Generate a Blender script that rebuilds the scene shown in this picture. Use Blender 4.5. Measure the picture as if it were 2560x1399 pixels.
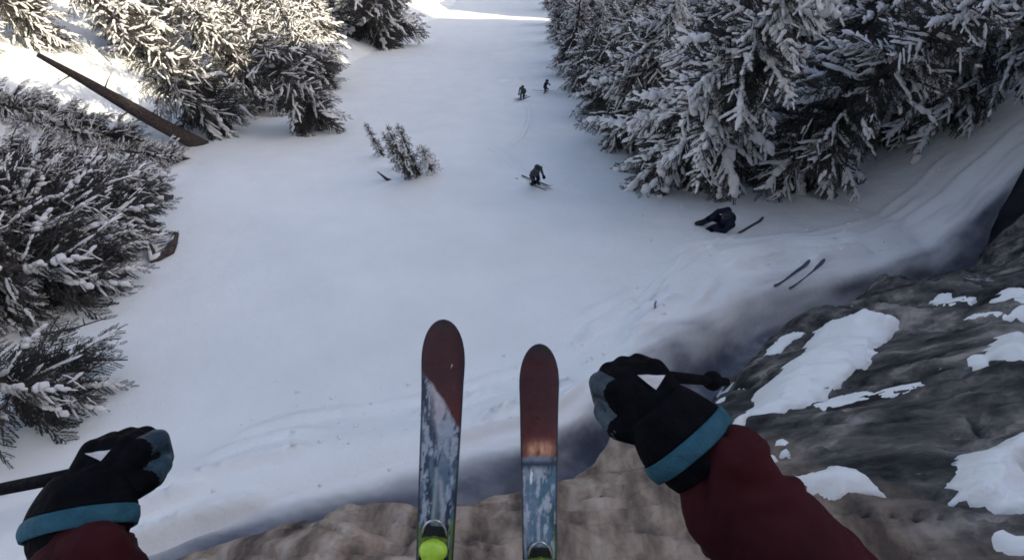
import bpy, bmesh, math, random
import numpy as np
from mathutils import Vector, Matrix
from mathutils.bvhtree import BVHTree

for o in list(bpy.data.objects):
    bpy.data.objects.remove(o, do_unlink=True)
SC = bpy.context.scene
COL = SC.collection
R = math.radians

# ------------------------------------------------------------------ camera
PITCH = R(78.0)          # camera looks this far below the horizontal
SLOPE = R(47.5)          # steepness of the chute
HP = 6.8                 # camera height above the slope, along its normal
FPX = 1280.0             # focal length in pixels of the 2560 px wide photograph
CAM = np.array((0.0, 0.0, 20.0))
FWD = np.array((0, math.cos(PITCH), -math.sin(PITCH)))
UP = np.array((0, math.sin(PITCH), math.cos(PITCH)))
RIGHT = np.array((1.0, 0, 0))
cd = bpy.data.cameras.new('camera')
cd.sensor_width = 36.0
cd.lens = 18.0
cd.clip_start = 0.02
cd.clip_end = 3000
cam = bpy.data.objects.new('camera', cd)
COL.objects.link(cam)
cam.location = CAM
cam.rotation_euler = (R(90) - PITCH, 0, 0)
SC.camera = cam

# ------------------------------------------------------------------ sky, sun, exposure
SUN_EL, SUN_AZ = R(38), R(90)           # azimuth clockwise from +Y
world = bpy.data.worlds.new('World')
SC.world = world
world.use_nodes = True
wn = world.node_tree
for n_ in list(wn.nodes):
    wn.nodes.remove(n_)
wo = wn.nodes.new('ShaderNodeOutputWorld')
wb = wn.nodes.new('ShaderNodeBackground')
sk = wn.nodes.new('ShaderNodeTexSky')
sk.sky_type = 'NISHITA'
sk.sun_disc = False
sk.sun_elevation = SUN_EL
sk.sun_rotation = SUN_AZ
sk.altitude = 2000
sk.air_density = 0.5
sk.dust_density = 10.0
sk.ozone_density = 0.0
wb.inputs['Strength'].default_value = 0.15
wn.links.new(sk.outputs[0], wb.inputs[0])
wn.links.new(wb.outputs[0], wo.inputs[0])
sl = bpy.data.lights.new('sun', 'SUN')
sl.energy = 3.0
sl.angle = R(0.5)
sl.color = (1.0, 0.91, 0.72)
sun = bpy.data.objects.new('sun', sl)
COL.objects.link(sun)
sdir = Vector((math.sin(SUN_AZ) * math.cos(SUN_EL), math.cos(SUN_AZ) * math.cos(SUN_EL), math.sin(SUN_EL)))
sun.rotation_euler = sdir.to_track_quat('Z', 'Y').to_euler()
sun.location = (60, 0, 80)
VS = SC.view_settings
VS.view_transform = 'Standard'
VS.look = 'None'
VS.gamma = 1.0
VS.use_curve_mapping = False
VS.exposure = 1.33
SC.cycles.max_bounces = 6
SC.cycles.diffuse_bounces = 3
SC.cycles.filter_width = 1.7

# ------------------------------------------------------------------ slope frame
XH = np.array((1.0, 0, 0))
VH = np.array((0, math.cos(SLOPE), -math.sin(SLOPE)))   # down the fall line
NH = np.array((0, math.sin(SLOPE), math.cos(SLOPE)))    # out of the snow
ORG = CAM - HP * NH


def S2W(u, v, w):
    u, v, w = np.broadcast_arrays(np.asarray(u, float), np.asarray(v, float), np.asarray(w, float))
    return ORG + u[..., None] * XH + v[..., None] * VH + w[..., None] * NH


def W2S(p):
    q = np.asarray(p, float) - ORG
    return q @ XH, q @ VH, q @ NH


def ray(px, py):
    d = FWD + RIGHT * ((px - 1280) / FPX) + UP * (-(py - 699.5) / FPX)
    return np.array((d @ XH, d @ VH, d @ NH))


def C2W(x, y, z):
    """camera-side metres (right, up, ahead) to world"""
    return CAM + RIGHT * x + UP * y + FWD * z


def proj(p):
    q = np.asarray(p, float) - CAM
    z = max(q @ FWD, 1e-3)
    return 1280 + FPX * (q @ RIGHT) / z, 699.5 - FPX * (q @ UP) / z


def cp(px, py, z):
    return np.array(((px - 1280) / FPX * z, -(py - 699.5) / FPX * z, z))


# ------------------------------------------------------------------ noise
_rng = np.random.default_rng(7)
_PT = _rng.random((256, 256))


def vn(x, y, s=0):
    x = np.asarray(x, float) + s * 17.31
    y = np.asarray(y, float) + s * 9.77
    xi = np.floor(x).astype(int)
    yi = np.floor(y).astype(int)
    fx = x - xi
    fy = y - yi
    fx = fx * fx * fx * (fx * (fx * 6 - 15) + 10)
    fy = fy * fy * fy * (fy * (fy * 6 - 15) + 10)
    a = _PT[xi & 255, yi & 255]
    b = _PT[(xi + 1) & 255, yi & 255]
    c = _PT[xi & 255, (yi + 1) & 255]
    d = _PT[(xi + 1) & 255, (yi + 1) & 255]
    return (a + (b - a) * fx) * (1 - fy) + (c + (d - c) * fx) * fy


def fbm(x, y, s=0, o=4, g=0.5):
    t = 0
    a = 1
    n = 0
    for k in range(o):
        t = t + a * (vn(x * 2 ** k, y * 2 ** k, s + k * 3.1) * 2 - 1)
        n += a
        a *= g
    return t / n


def sst(a, b, x):
    t = np.clip((x - a) / (b - a), 0, 1)
    return t * t * (3 - 2 * t)


# ------------------------------------------------------------------ materials
def mat(name, color, rough=0.8, nodes=None, spec=0.3):
    m = bpy.data.materials.new(name)
    m.use_nodes = True
    b = m.node_tree.nodes['Principled BSDF']
    b.inputs['Base Color'].default_value = (*color, 1)
    b.inputs['Roughness'].default_value = rough
    b.inputs['Specular IOR Level'].default_value = spec
    if nodes:
        nodes(m.node_tree, b)
    return m


def N(t, kind, **kw):
    n = t.nodes.new('ShaderNode' + kind)
    for k, v in kw.items():
        if hasattr(n, k):
            setattr(n, k, v)
        else:
            n.inputs[k.replace('_', ' ')].default_value = v
    return n


def ramp(t, src, stops):
    r = t.nodes.new('ShaderNodeValToRGB')
    e = r.color_ramp.elements
    while len(e) < len(stops):
        e.new(0.5)
    for i, (p, c) in enumerate(stops):
        e[i].position = p
        e[i].color = (*c, 1)
    t.links.new(src, r.inputs[0])
    return r


def noise(t, scale, detail=5, rough=0.55, stretch=None, co='Position'):
    if co == 'Position':
        g = t.nodes.new('ShaderNodeNewGeometry').outputs['Position']
    else:
        g = t.nodes.new('ShaderNodeTexCoord').outputs[co]
    if stretch:
        mp = t.nodes.new('ShaderNodeMapping')
        mp.inputs['Rotation'].default_value = stretch[1]
        mp.inputs['Scale'].default_value = stretch[0]
        t.links.new(g, mp.inputs[0])
        g = mp.outputs[0]
    n = N(t, 'TexNoise', Scale=scale, Detail=detail, Roughness=rough)
    t.links.new(g, n.inputs['Vector'])
    return n.outputs['Fac']


def bump(t, b, src, strength, dist, prev=None):
    n = N(t, 'Bump', Strength=strength, Distance=dist)
    t.links.new(src, n.inputs['Height'])
    if prev:
        t.links.new(prev.outputs[0], n.inputs['Normal'])
    t.links.new(n.outputs[0], b.inputs['Normal'])
    return n


def snow_nodes(t, b):
    a = noise(t, 0.6, 4)
    r = ramp(t, a, [(0.3, (0.83, 0.835, 0.785)), (0.7, (0.89, 0.895, 0.845))])
    t.links.new(r.outputs[0], b.inputs['Base Color'])
    p = bump(t, b, noise(t, 1.3, 5, 0.6), 0.45, 0.12)
    bump(t, b, noise(t, 16, 6, 0.65), 0.45, 0.018, p)


def tree_snow_nodes(t, b):
    r = ramp(t, noise(t, 3, 3), [(0.35, (0.68, 0.66, 0.63)), (0.7, (0.82, 0.80, 0.765))])
    t.links.new(r.outputs[0], b.inputs['Base Color'])
    bump(t, b, noise(t, 18, 3), 0.4, 0.02)


def rock_nodes(t, b):
    st = ((0.28, 1.5, 1.9), (R(12), R(8), R(-10)))
    a = noise(t, 1.5, 9, 0.62, st)
    dark = ramp(t, a, [(0.37, (0.014, 0.015, 0.016)), (0.46, (0.052, 0.052, 0.048)), (0.55, (0.12, 0.112, 0.098)), (0.66, (0.31, 0.275, 0.24))])
    c = noise(t, 1.2, 7, 0.58, ((1.9, 0.7, 0.7), (R(10), 0, R(-30))))
    tan = ramp(t, c, [(0.34, (0.095, 0.070, 0.055)), (0.44, (0.22, 0.165, 0.12)), (0.54, (0.39, 0.295, 0.215)), (0.66, (0.52, 0.43, 0.34))])
    g = t.nodes.new('ShaderNodeNewGeometry')
    sx = t.nodes.new('ShaderNodeSeparateXYZ')
    t.links.new(g.outputs['Position'], sx.inputs[0])
    big = noise(t, 0.7, 4)
    ad = N(t, 'Math', operation='MULTIPLY_ADD')
    t.links.new(big, ad.inputs[0])
    ad.inputs[1].default_value = 3.0
    xy = N(t, 'Math', operation='MULTIPLY_ADD')
    t.links.new(sx.outputs['X'], xy.inputs[0])
    xy.inputs[1].default_value = 0.30
    t.links.new(sx.outputs['Y'], xy.inputs[2])
    t.links.new(xy.outputs[0], ad.inputs[2])
    mr = N(t, 'MapRange')
    mr.inputs['From Min'].default_value = 0.9
    mr.inputs['From Max'].default_value = 1.9
    t.links.new(ad.outputs[0], mr.inputs['Value'])
    mx = N(t, 'Mix', data_type='RGBA')
    t.links.new(mr.outputs[0], mx.inputs[0])
    t.links.new(tan.outputs[0], mx.inputs[6])
    t.links.new(dark.outputs[0], mx.inputs[7])
    crk = N(t, 'TexVoronoi', feature='DISTANCE_TO_EDGE', Scale=1.3)
    mpc = t.nodes.new('ShaderNodeMapping')
    mpc.inputs['Scale'].default_value = (0.5, 1.5, 1.5)
    mpc.inputs['Rotation'].default_value = (0, 0, R(-12))
    wrp = N(t, 'TexNoise', Scale=1.4, Detail=5)
    t.links.new(g.outputs['Position'], wrp.inputs['Vector'])
    vad = N(t, 'VectorMath', operation='MULTIPLY_ADD')
    t.links.new(wrp.outputs['Color'], vad.inputs[0])
    vad.inputs[1].default_value = (0.9, 0.9, 0.9)
    t.links.new(g.outputs['Position'], vad.inputs[2])
    t.links.new(vad.outputs[0], mpc.inputs[0])
    t.links.new(mpc.outputs[0], crk.inputs['Vector'])
    cr = ramp(t, crk.outputs['Distance'], [(0.0, (0.25,) * 3), (0.035, (1,) * 3)])
    mc = N(t, 'Mix', data_type='RGBA', blend_type='MULTIPLY')
    mc.inputs[0].default_value = 0.22
    t.links.new(mx.outputs[2], mc.inputs[6])
    t.links.new(cr.outputs[0], mc.inputs[7])
    nz = t.nodes.new('ShaderNodeSeparateXYZ')
    t.links.new(g.outputs['Normal'], nz.inputs[0])
    fl = N(t, 'Math', operation='MULTIPLY_ADD')
    t.links.new(noise(t, 3.2, 8, 0.7, st), fl.inputs[0])
    fl.inputs[1].default_value = 1.3
    t.links.new(nz.outputs['Z'], fl.inputs[2])
    fr = N(t, 'MapRange')
    fr.inputs['From Min'].default_value = 1.70
    fr.inputs['From Max'].default_value = 1.80
    t.links.new(fl.outputs[0], fr.inputs['Value'])
    ms = N(t, 'Mix', data_type='RGBA')
    t.links.new(fr.outputs[0], ms.inputs[0])
    t.links.new(mc.outputs[2], ms.inputs[6])
    ms.inputs[7].default_value = (0.72, 0.72, 0.70, 1)
    t.links.new(ms.outputs[2], b.inputs['Base Color'])
    p = bump(t, b, cr.outputs[0], 0.2, 0.02)
    p = bump(t, b, noise(t, 4, 7, 0.6, st), 0.6, 0.07, p)
    bump(t, b, noise(t, 30, 4, 0.6), 0.3, 0.008, p)


def shade_nodes(t, b):
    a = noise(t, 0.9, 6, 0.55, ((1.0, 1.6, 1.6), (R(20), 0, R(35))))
    r = ramp(t, a, [(0.32, (0.06, 0.07, 0.095)), (0.5, (0.12, 0.13, 0.155)), (0.68, (0.26, 0.27, 0.285))])  # dark tones stand in for shaded snow
    sc_ = N(t, 'VertexColor', layer_name='shade_mix')
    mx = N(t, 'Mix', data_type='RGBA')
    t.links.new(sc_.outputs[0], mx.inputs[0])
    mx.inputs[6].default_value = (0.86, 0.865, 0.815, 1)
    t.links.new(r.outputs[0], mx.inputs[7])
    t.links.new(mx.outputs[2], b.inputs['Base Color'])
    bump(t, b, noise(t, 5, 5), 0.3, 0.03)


def bark_nodes(t, b):
    a = noise(t, 7, 6, 0.65, ((3, 3, 0.5), (0, 0, 0)), 'Object')
    r = ramp(t, a, [(0.3, (0.025, 0.020, 0.020)), (0.7, (0.12, 0.095, 0.085))])
    t.links.new(r.outputs[0], b.inputs['Base Color'])
    bump(t, b, a, 0.8, 0.03)


def needle_nodes(t, b):
    r = ramp(t, noise(t, 1.7, 4), [(0.3, (0.028, 0.031, 0.030)), (0.52, (0.060, 0.058, 0.053)), (0.72, (0.13, 0.115, 0.10))])
    t.links.new(r.outputs[0], b.inputs['Base Color'])


def cloth_nodes(c0, c1, sc=14.0, st=0.35):
    def f(t, b):
        a = noise(t, sc, 5)
        r = ramp(t, a, [(0.3, c0), (0.7, c1)])
        t.links.new(r.outputs[0], b.inputs['Base Color'])
        p = bump(t, b, noise(t, sc * 1.3, 3), st, 0.02)
        bump(t, b, noise(t, 320, 2), 0.25, 0.001, p)
    return f


def attr_nodes(t, b):
    a = N(t, 'VertexColor', layer_name='print')
    m = N(t, 'Mix', data_type='RGBA', blend_type='MULTIPLY')
    r = ramp(t, noise(t, 60, 4), [(0.3, (0.7, 0.7, 0.7)), (0.7, (1, 1, 1))])
    m.inputs[0].default_value = 1
    t.links.new(a.outputs[0], m.inputs[6])
    t.links.new(r.outputs[0], m.inputs[7])
    t.links.new(m.outputs[2], b.inputs['Base Color'])
    rr = ramp(t, noise(t, 25, 4), [(0.3, (0.25,) * 3), (0.7, (0.6,) * 3)])
    t.links.new(rr.outputs[0], b.inputs['Roughness'])


M = {
    'snow': mat('snow', (0.85, 0.85, 0.85), 0.75, snow_nodes, 0.2),
    'tree_snow': mat('tree_snow', (0.8, 0.78, 0.75), 0.85, tree_snow_nodes, 0.15),
    'rock': mat('rock', (0.12, 0.11, 0.1), 0.85, rock_nodes, 0.3),
    'painted_shade': mat('painted_shade', (0.1, 0.12, 0.16), 0.55, shade_nodes, 0.35),
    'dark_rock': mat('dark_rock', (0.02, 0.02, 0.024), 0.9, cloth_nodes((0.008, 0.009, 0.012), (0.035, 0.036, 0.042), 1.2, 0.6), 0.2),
    'bark': mat('bark', (0.07, 0.055, 0.05), 0.95, bark_nodes, 0.1),
    'needle': mat('needle', (0.04, 0.045, 0.04), 0.8, needle_nodes, 0.15),
    'red': mat('red_cloth', (0.10, 0.014, 0.02), 0.85, cloth_nodes((0.030, 0.0050, 0.0065), (0.050, 0.008, 0.0105)), 0.15),
    'black': mat('black_cloth', (0.012, 0.012, 0.013), 0.8, cloth_nodes((0.002, 0.0024, 0.0035), (0.0055, 0.0062, 0.008), 40), 0.06),
    'navy': mat('navy_cloth', (0.01, 0.013, 0.03), 0.85, cloth_nodes((0.006, 0.008, 0.02), (0.014, 0.018, 0.04)), 0.2),
    'blue': mat('blue_panel', (0.02, 0.07, 0.13), 0.5, cloth_nodes((0.006, 0.015, 0.035), (0.022, 0.06, 0.085), 30), 0.4),
    'teal': mat('teal_band', (0.035, 0.16, 0.23), 0.7, cloth_nodes((0.018, 0.075, 0.105), (0.03, 0.11, 0.15), 50), 0.2),
    'green': mat('green_cloth', (0.03, 0.06, 0.05), 0.8, cloth_nodes((0.02, 0.04, 0.035), (0.04, 0.08, 0.06)), 0.2),
    'grey': mat('grey_cloth', (0.05, 0.055, 0.07), 0.8, cloth_nodes((0.035, 0.038, 0.05), (0.07, 0.075, 0.09)), 0.2),
    'skin': mat('skin', (0.45, 0.28, 0.2), 0.6),
    'white': mat('white_print', (0.62, 0.60, 0.56), 0.7, cloth_nodes((0.5, 0.48, 0.45), (0.7, 0.68, 0.65), 60), 0.2),
    'lime': mat('lime_plastic', (0.42, 0.66, 0.04), 0.35, cloth_nodes((0.36, 0.58, 0.03), (0.48, 0.74, 0.06), 30, 0.1), 0.5),
    'olive': mat('olive_plastic', (0.10, 0.16, 0.02), 0.5),
    'pale_wood': mat('pale_wood', (0.33, 0.30, 0.33), 0.9, cloth_nodes((0.26, 0.23, 0.26), (0.4, 0.37, 0.4), 20), 0.1),
    'metal': mat('metal', (0.5, 0.5, 0.52), 0.3),
    'plastic': mat('black_plastic', (0.015, 0.015, 0.017), 0.45),
    'ski_print': mat('ski_print', (0.1, 0.1, 0.1), 0.4, attr_nodes, 0.5),
    'lens': mat('goggle_lens', (0.02, 0.03, 0.05), 0.1, None, 0.8),
}
M['metal'].node_tree.nodes['Principled BSDF'].inputs['Metallic'].default_value = 1


# ------------------------------------------------------------------ object helpers
def tag(o, label=None, cat=None, group=None, kind=None):
    if label:
        o['label'] = label
    if cat:
        o['category'] = cat
    if group:
        o['group'] = group
    if kind:
        o['kind'] = kind
    return o


def link(name, me, parent=None, mats=None, loc=None):
    o = bpy.data.objects.new(name, me)
    COL.objects.link(o)
    if me is not None and mats is not None and not me.materials:
        for m in (mats if isinstance(mats, (list, tuple)) else [mats]):
            me.materials.append(M[m])
    if parent:
        o.parent = parent
    if loc is not None:
        o.location = loc
    return o


def empty(name, loc=(0, 0, 0)):
    o = bpy.data.objects.new(name, None)
    o.empty_display_size = 0.2
    COL.objects.link(o)
    o.location = loc
    return o


def npmesh(name, V, F, smooth=True):
    V = np.asarray(V, np.float32)
    F = np.asarray(F, np.int32)
    me = bpy.data.meshes.new(name)
    k = F.shape[1]
    me.vertices.add(len(V))
    me.vertices.foreach_set('co', V.ravel())
    me.loops.add(F.size)
    me.loops.foreach_set('vertex_index', F.ravel())
    me.polygons.add(len(F))
    me.polygons.foreach_set('loop_start', np.arange(0, F.size, k, dtype=np.int32))
    me.polygons.foreach_set('loop_total', np.full(len(F), k, np.int32))
    me.polygons.foreach_set('use_smooth', np.full(len(F), smooth, bool))
    me.update(calc_edges=True)
    me.validate()
    return me


def gridfaces(nr, nc):
    i = np.arange(nr - 1)[:, None] * nc + np.arange(nc - 1)[None, :]
    return np.stack([i, i + 1, i + nc + 1, i + nc], -1).reshape(-1, 4)


def tube(path, radii, ns=8, cap=True):
    """swept tube -> (V, quads)"""
    P = np.asarray(path, float)
    n = len(P)
    T = np.gradient(P, axis=0)
    T /= np.linalg.norm(T, axis=1)[:, None] + 1e-9
    ref = np.array((0.0, 0, 1)) if abs(T[0, 2]) < 0.9 else np.array((1.0, 0, 0))
    A = np.cross(T, ref)
    A /= np.linalg.norm(A, axis=1)[:, None] + 1e-9
    Bv = np.cross(T, A)
    th = np.linspace(0, 2 * np.pi, ns, endpoint=False)
    r = np.broadcast_to(np.asarray(radii, float), (n,))[:, None, None]
    V = P[:, None, :] + r * (np.cos(th)[None, :, None] * A[:, None, :] + np.sin(th)[None, :, None] * Bv[:, None, :])
    V = V.reshape(-1, 3)
    F = []
    for i in range(n - 1):
        for j in range(ns):
            k = (j + 1) % ns
            F.append((i * ns + j, i * ns + k, (i + 1) * ns + k, (i + 1) * ns + j))
    if cap:
        c0, c1 = len(V), len(V) + 1
        V = np.vstack([V, P[0], P[-1]])
        for j in range(ns):
            k = (j + 1) % ns
            F.append((c0, k, j, j))
            F.append((c1, (n - 1) * ns + j, (n - 1) * ns + k, (n - 1) * ns + k))
    return V, F


def pymesh(name, parts, smooth=True):
    V = []
    F = []
    o = 0
    for v, f in parts:
        V.extend(map(tuple, v))
        for q in f:
            q = tuple(dict.fromkeys(i + o for i in q))
            F.append(q)
        o += len(v)
    me = bpy.data.meshes.new(name)
    me.from_pydata(V, [], F)
    me.update()
    for p in me.polygons:
        p.use_smooth = smooth
    return me


def capsule(p0, r0, p1, r1, ns=12):
    p0 = np.asarray(p0, float)
    p1 = np.asarray(p1, float)
    d = p1 - p0
    L = np.linalg.norm(d)
    d = d / L if L > 1e-6 else np.array((0, 0, 1.0))
    path = []
    rad = []
    for a in np.linspace(-np.pi / 2 + 0.12, 0, 5):
        path.append(p0 + d * r0 * math.sin(a))
        rad.append(r0 * math.cos(a))
    for a in np.linspace(0, np.pi / 2 - 0.12, 5):
        path.append(p1 + d * r1 * math.sin(a))
        rad.append(r1 * math.cos(a))
    return tube(path, rad, ns)


def blob(name, segs, voxel, mats, smooth_it=3):
    """segs: (p0, r0, p1, r1, material index). One continuous skin over all of them."""
    me = pymesh('tmp', [capsule(*s[:4]) for s in segs])
    t = bpy.data.objects.new('tmp', me)
    COL.objects.link(t)
    rm = t.modifiers.new('r', 'REMESH')
    rm.mode = 'VOXEL'
    rm.voxel_size = voxel
    rm.use_smooth_shade = True
    sm = t.modifiers.new('s', 'SMOOTH')
    sm.iterations = smooth_it
    sm.factor = 0.5
    dg = bpy.context.evaluated_depsgraph_get()
    dg.update()
    out = bpy.data.meshes.new_from_object(t.evaluated_get(dg))
    out.name = name
    bpy.data.objects.remove(t)
    bpy.data.meshes.remove(me)
    out.materials.clear()
    for m in mats:
        out.materials.append(M[m])
    nf = len(out.polygons)
    c = np.zeros(nf * 3, np.float32)
    out.polygons.foreach_get('center', c)
    c = c.reshape(-1, 3)
    best = np.full(nf, 1e9)
    idx = np.zeros(nf, np.int32)
    for s in segs:
        a = np.asarray(s[0], float)
        b = np.asarray(s[2], float)
        ab = b - a
        tt = np.clip(((c - a) @ ab) / max(ab @ ab, 1e-9), 0, 1)
        dd = np.linalg.norm(c - (a + tt[:, None] * ab), axis=1) - (s[1] + (s[3] - s[1]) * tt)
        k = dd < best
        best[k] = dd[k]
        idx[k] = s[4]
    out.polygons.foreach_set('material_index', idx)
    out.polygons.foreach_set('use_smooth', np.ones(nf, bool))
    return out


def plane_uv(px, py):
    r = ray(px, py)
    t = HP / -r[2]
    return r[0] * t, r[1] * t


# ------------------------------------------------------------------ terrain
EDGE_PX = [(-500, 1760), (100, 1560), (470, 1404), (570, 1356), (700, 1322), (870, 1300), (1100, 1262), (1290, 1205), (1450, 1165), (1570, 1085),
           (1700, 1000), (1840, 905), (1950, 815), (2120, 750), (2330, 705), (2560, 610), (2900, 480)]
_e = np.array([plane_uv(*p) for p in EDGE_PX])
_e = _e[np.argsort(_e[:, 0])]
BU = np.linspace(-30, 60, 900)
BV = np.interp(BU, _e[:, 0], _e[:, 1])
BV = np.where(BU < _e[0, 0], _e[0, 1] + 0.4 * (BU - _e[0, 0]), BV)
BV = np.where(BU > _e[-1, 0], _e[-1, 1] + 0.1 * (BU - _e[-1, 0]), BV)
BV = np.convolve(np.pad(BV, 6, mode='edge'), np.ones(13) / 13, 'valid')
BG = np.gradient(BV, BU)


def dcl(u, v):
    """distance uphill of the foot of the cliff"""
    return (np.interp(u, BU, BV) - v) / np.sqrt(1 + np.interp(u, BU, BG) ** 2)


def shade_crest(v):
    return np.interp(v, [-60, -20, -14.5, 13, 21, 76, 80, 98, 102, 160, 400], [50, 46, 31.3, 31.3, 38, 38, 8, 8, 36, 36, 36])  # unseen right ridge, heights and notch added to set where sun and shade fall


def hill(u, v):
    rr = np.maximum(shade_crest(v) * np.clip((u - 12) / 33, 0, 1) ** 1.25 - 0.7 * np.clip(u - 46, 0, 200), -10)
    ll = 0.42 * np.clip(-u - 15, 0, 60)
    far = 0.03 * np.clip(v - 118, 0, 400) + 0.10 * np.clip(v - 150, 0, 400)
    return rr + ll + far


def snow_w(u, v):
    u = np.asarray(u, float)
    v = np.asarray(v, float)
    d = dcl(u, v) + 0.22 * fbm(u / 2.1, v / 2.1, 3, 3)
    w = 0.16 * fbm(u / 6, v / 9, 1, 3) + 0.03 * fbm(u / 1.3, v / 2.0, 2, 3)
    w = w + hill(u, v)
    k = sst(2.0, 5.0, u)
    w = w + (0.34 - 0.06 * k) * np.exp(-((d + 1.15 + 1.25 * k) / (0.70 + 0.25 * k)) ** 2)
    ka = np.interp(u, [-3, 0, 3, 6, 9, 14], [0.45, 0.75, 1.45, 1.7, 1.5, 1.3])
    w = w - (0.8 + 0.9 * k) * sst(-ka - 0.15, -ka + 0.9, d)
    for c, a, s in ((-0.75, 0.20, 5), (-1.05, 0.20, 8), (-1.45, 0.17, 11), (-1.9, 0.14, 14), (-2.4, 0.09, 17)):
        wob = 0.16 * fbm(u / 1.7, v / 1.7, s, 2)
        amp = a * sst(0.35, 0.6, vn(u / 1.5, v / 1.5, s + 1))
        w = w + amp * np.exp(-((d - c - 0.35 + ka - 0.2 - wob) / 0.085) ** 2)
    return w + 5.3 * sst(5.2, 6.8, d) + 0.55 * np.clip(d - 7.5, 0, 30) * (1 - sst(4, 14, u))  # unseen steep face uphill, added to block sky light at the lower left


def rock_w(u, v):
    u = np.asarray(u, float)
    v = np.asarray(v, float)
    d = dcl(u, v) + 0.55 * fbm(u / 1.4, v / 1.4, 21, 4)
    cap = 5.0
    dd = np.clip(d + 0.05, -2, 30)
    w = np.where(dd > 0, cap * (1 - np.exp(-0.80 * dd / cap)), dd * 3.0) - 0.75 + 0.85 * sst(0.0, 0.35, dd)
    # slabs and cracks, running across the face
    a = u * 0.92 - v * 0.25
    b = u * 0.30 + v * 0.95
    st = fbm(a / 3.6, b / 0.8, 31, 4, 0.45)
    sm = 0.45 + 0.55 * sst(0.5, 3.0, u)
    w = w + 0.34 * sm * st * sst(-0.3, 0.8, d)
    q = fbm(a / 2.6 + 0.4 * st, b / 0.8, 41, 3)
    qq = q * 6 + 0.8 * st
    w = w + 0.15 * sm * (np.floor(qq) / 3 + sst(.72, 1, qq - np.floor(qq)) / 3) * sst(-0.2, 0.8, d)
    rid = 1 - np.abs(fbm(a / 2.2, b / 0.5, 51, 3))
    w = w - 0.16 * np.clip(rid - 0.86, 0, 1) / 0.14 * sst(0, 0.6, d)
    w = w + 0.022 * fbm(a / 0.5, b / 0.14, 61, 3)
    return w + hill(u, v) - 7 * sst(-8.5, -14.5, u + 1.2 * fbm(u / 2, v / 2, 66, 3))


def hit(px, py, fn=None):
    fn = fn or (lambda a, b: np.maximum(snow_w(a, b), rock_w(a, b)))
    r = ray(px, py)
    ts = np.geomspace(1.0, 400, 5000)
    u, v, n = r[0] * ts, r[1] * ts, HP + r[2] * ts
    k = np.argmax(n < fn(u, v))
    return u[k], v[k]


def ground(u, v, dz=0.0):
    p = S2W(u, v, snow_w(np.array(u), np.array(v)))
    return Vector((p[0], p[1], p[2] + dz))


def on_snow(px, py, dz=0.0):
    u, v = hit(px, py, snow_w)
    return ground(u, v, dz)


def axis_u():
    g = 16 * np.geomspace(1, 9, 34)
    return np.concatenate([-g[::-1], np.arange(-15.88, 16, 0.12), g + 0.0])


us = axis_u()
vs = np.concatenate([np.linspace(-60, 1.5, 40), np.arange(1.6, 22, 0.10), 22 * np.geomspace(1, 20, 170)])
UU, VV = np.meshgrid(us, vs)
me = npmesh('snow_slope', S2W(UU, VV, snow_w(UU, VV)).reshape(-1, 3), gridfaces(len(vs), len(us)))
o = link('snow_slope', me, None, 'snow')
tag(o, 'steep smooth snow chute running down between the trees', 'snow', kind='structure')

us = np.arange(-15, 17, 0.06)
vs = np.arange(-9, 15.5, 0.06)
UU, VV = np.meshgrid(us, vs)
WR = rock_w(UU, VV)
DD = dcl(UU, VV)
F = gridfaces(len(vs), len(us))
keep = ((WR > snow_w(UU, VV) - 0.25) & (DD < 7.2)).ravel()
F = F[keep[F].all(1)]
used = np.unique(F)
remap = np.zeros(UU.size, np.int32)
remap[used] = np.arange(len(used))
me = npmesh('rock_cliff', S2W(UU, VV, WR).reshape(-1, 3)[used], remap[F])
o = link('rock_cliff', me, None, 'rock')
tag(o, 'dark grey and brown rock outcrop below the skier, dusted with snow', 'cliff', kind='structure')


def apron_w(u, v):
    d = dcl(u, v) + 0.22 * fbm(u / 2.1, v / 2.1, 3, 3)
    ka = np.interp(u, [-3, 0, 3, 6, 9, 14], [0.45, 0.75, 1.45, 1.7, 1.5, 1.3])
    w = snow_w(u, v) + (0.8 + 0.9 * sst(2.0, 5.0, u)) * sst(-ka - 0.15, -ka + 0.9, d) * (1 - 0.55 * sst(0.1, 1.2, d + ka))
    w = w + 0.012 + 0.05 * fbm(u / 1.3, v / 0.9, 161, 4) * sst(0, .5, d + ka) - 0.10 * sst(-0.1, -0.45, d + ka)
    return w - 0.12 * sst(-3.0, -5.0, u), d, ka


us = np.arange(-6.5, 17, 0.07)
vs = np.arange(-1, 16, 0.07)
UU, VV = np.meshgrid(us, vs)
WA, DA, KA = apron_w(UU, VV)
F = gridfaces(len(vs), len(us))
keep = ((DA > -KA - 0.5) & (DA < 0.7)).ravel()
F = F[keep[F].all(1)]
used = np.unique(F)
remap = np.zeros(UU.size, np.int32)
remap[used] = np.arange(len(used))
me = npmesh('shade_apron', S2W(UU, VV, WA).reshape(-1, 3)[used], remap[F])
SF = sst(-0.05, 0.62, (DA + KA) / np.maximum(KA, .3) * 0.9 + 0.34 * fbm((UU * .8 + VV * .6) / 2.2, DA / 0.28, 165, 5))  # shade at the rock foot, painted as a fade from snow to blue-grey
ca = me.color_attributes.new('shade_mix', 'FLOAT_COLOR', 'POINT')
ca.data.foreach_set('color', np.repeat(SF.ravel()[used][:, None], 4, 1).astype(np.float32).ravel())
o = link('shade_apron', me, None, 'painted_shade')
tag(o, 'band of shaded snow between the snow lip and the rock, shade painted blue-grey', 'painted_shade', kind='structure')


# snow lying on ledges of the rock: each patch a thing with thickness
def inside(poly, x, y):
    c = np.zeros(x.shape, bool)
    n = len(poly)
    for i in range(n):
        x0, y0 = poly[i]
        x1, y1 = poly[(i + 1) % n]
        cr = ((y0 > y) != (y1 > y)) & (x < (x1 - x0) * (y - y0) / (y1 - y0 + 1e-12) + x0)
        c ^= cr
    return c


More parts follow.
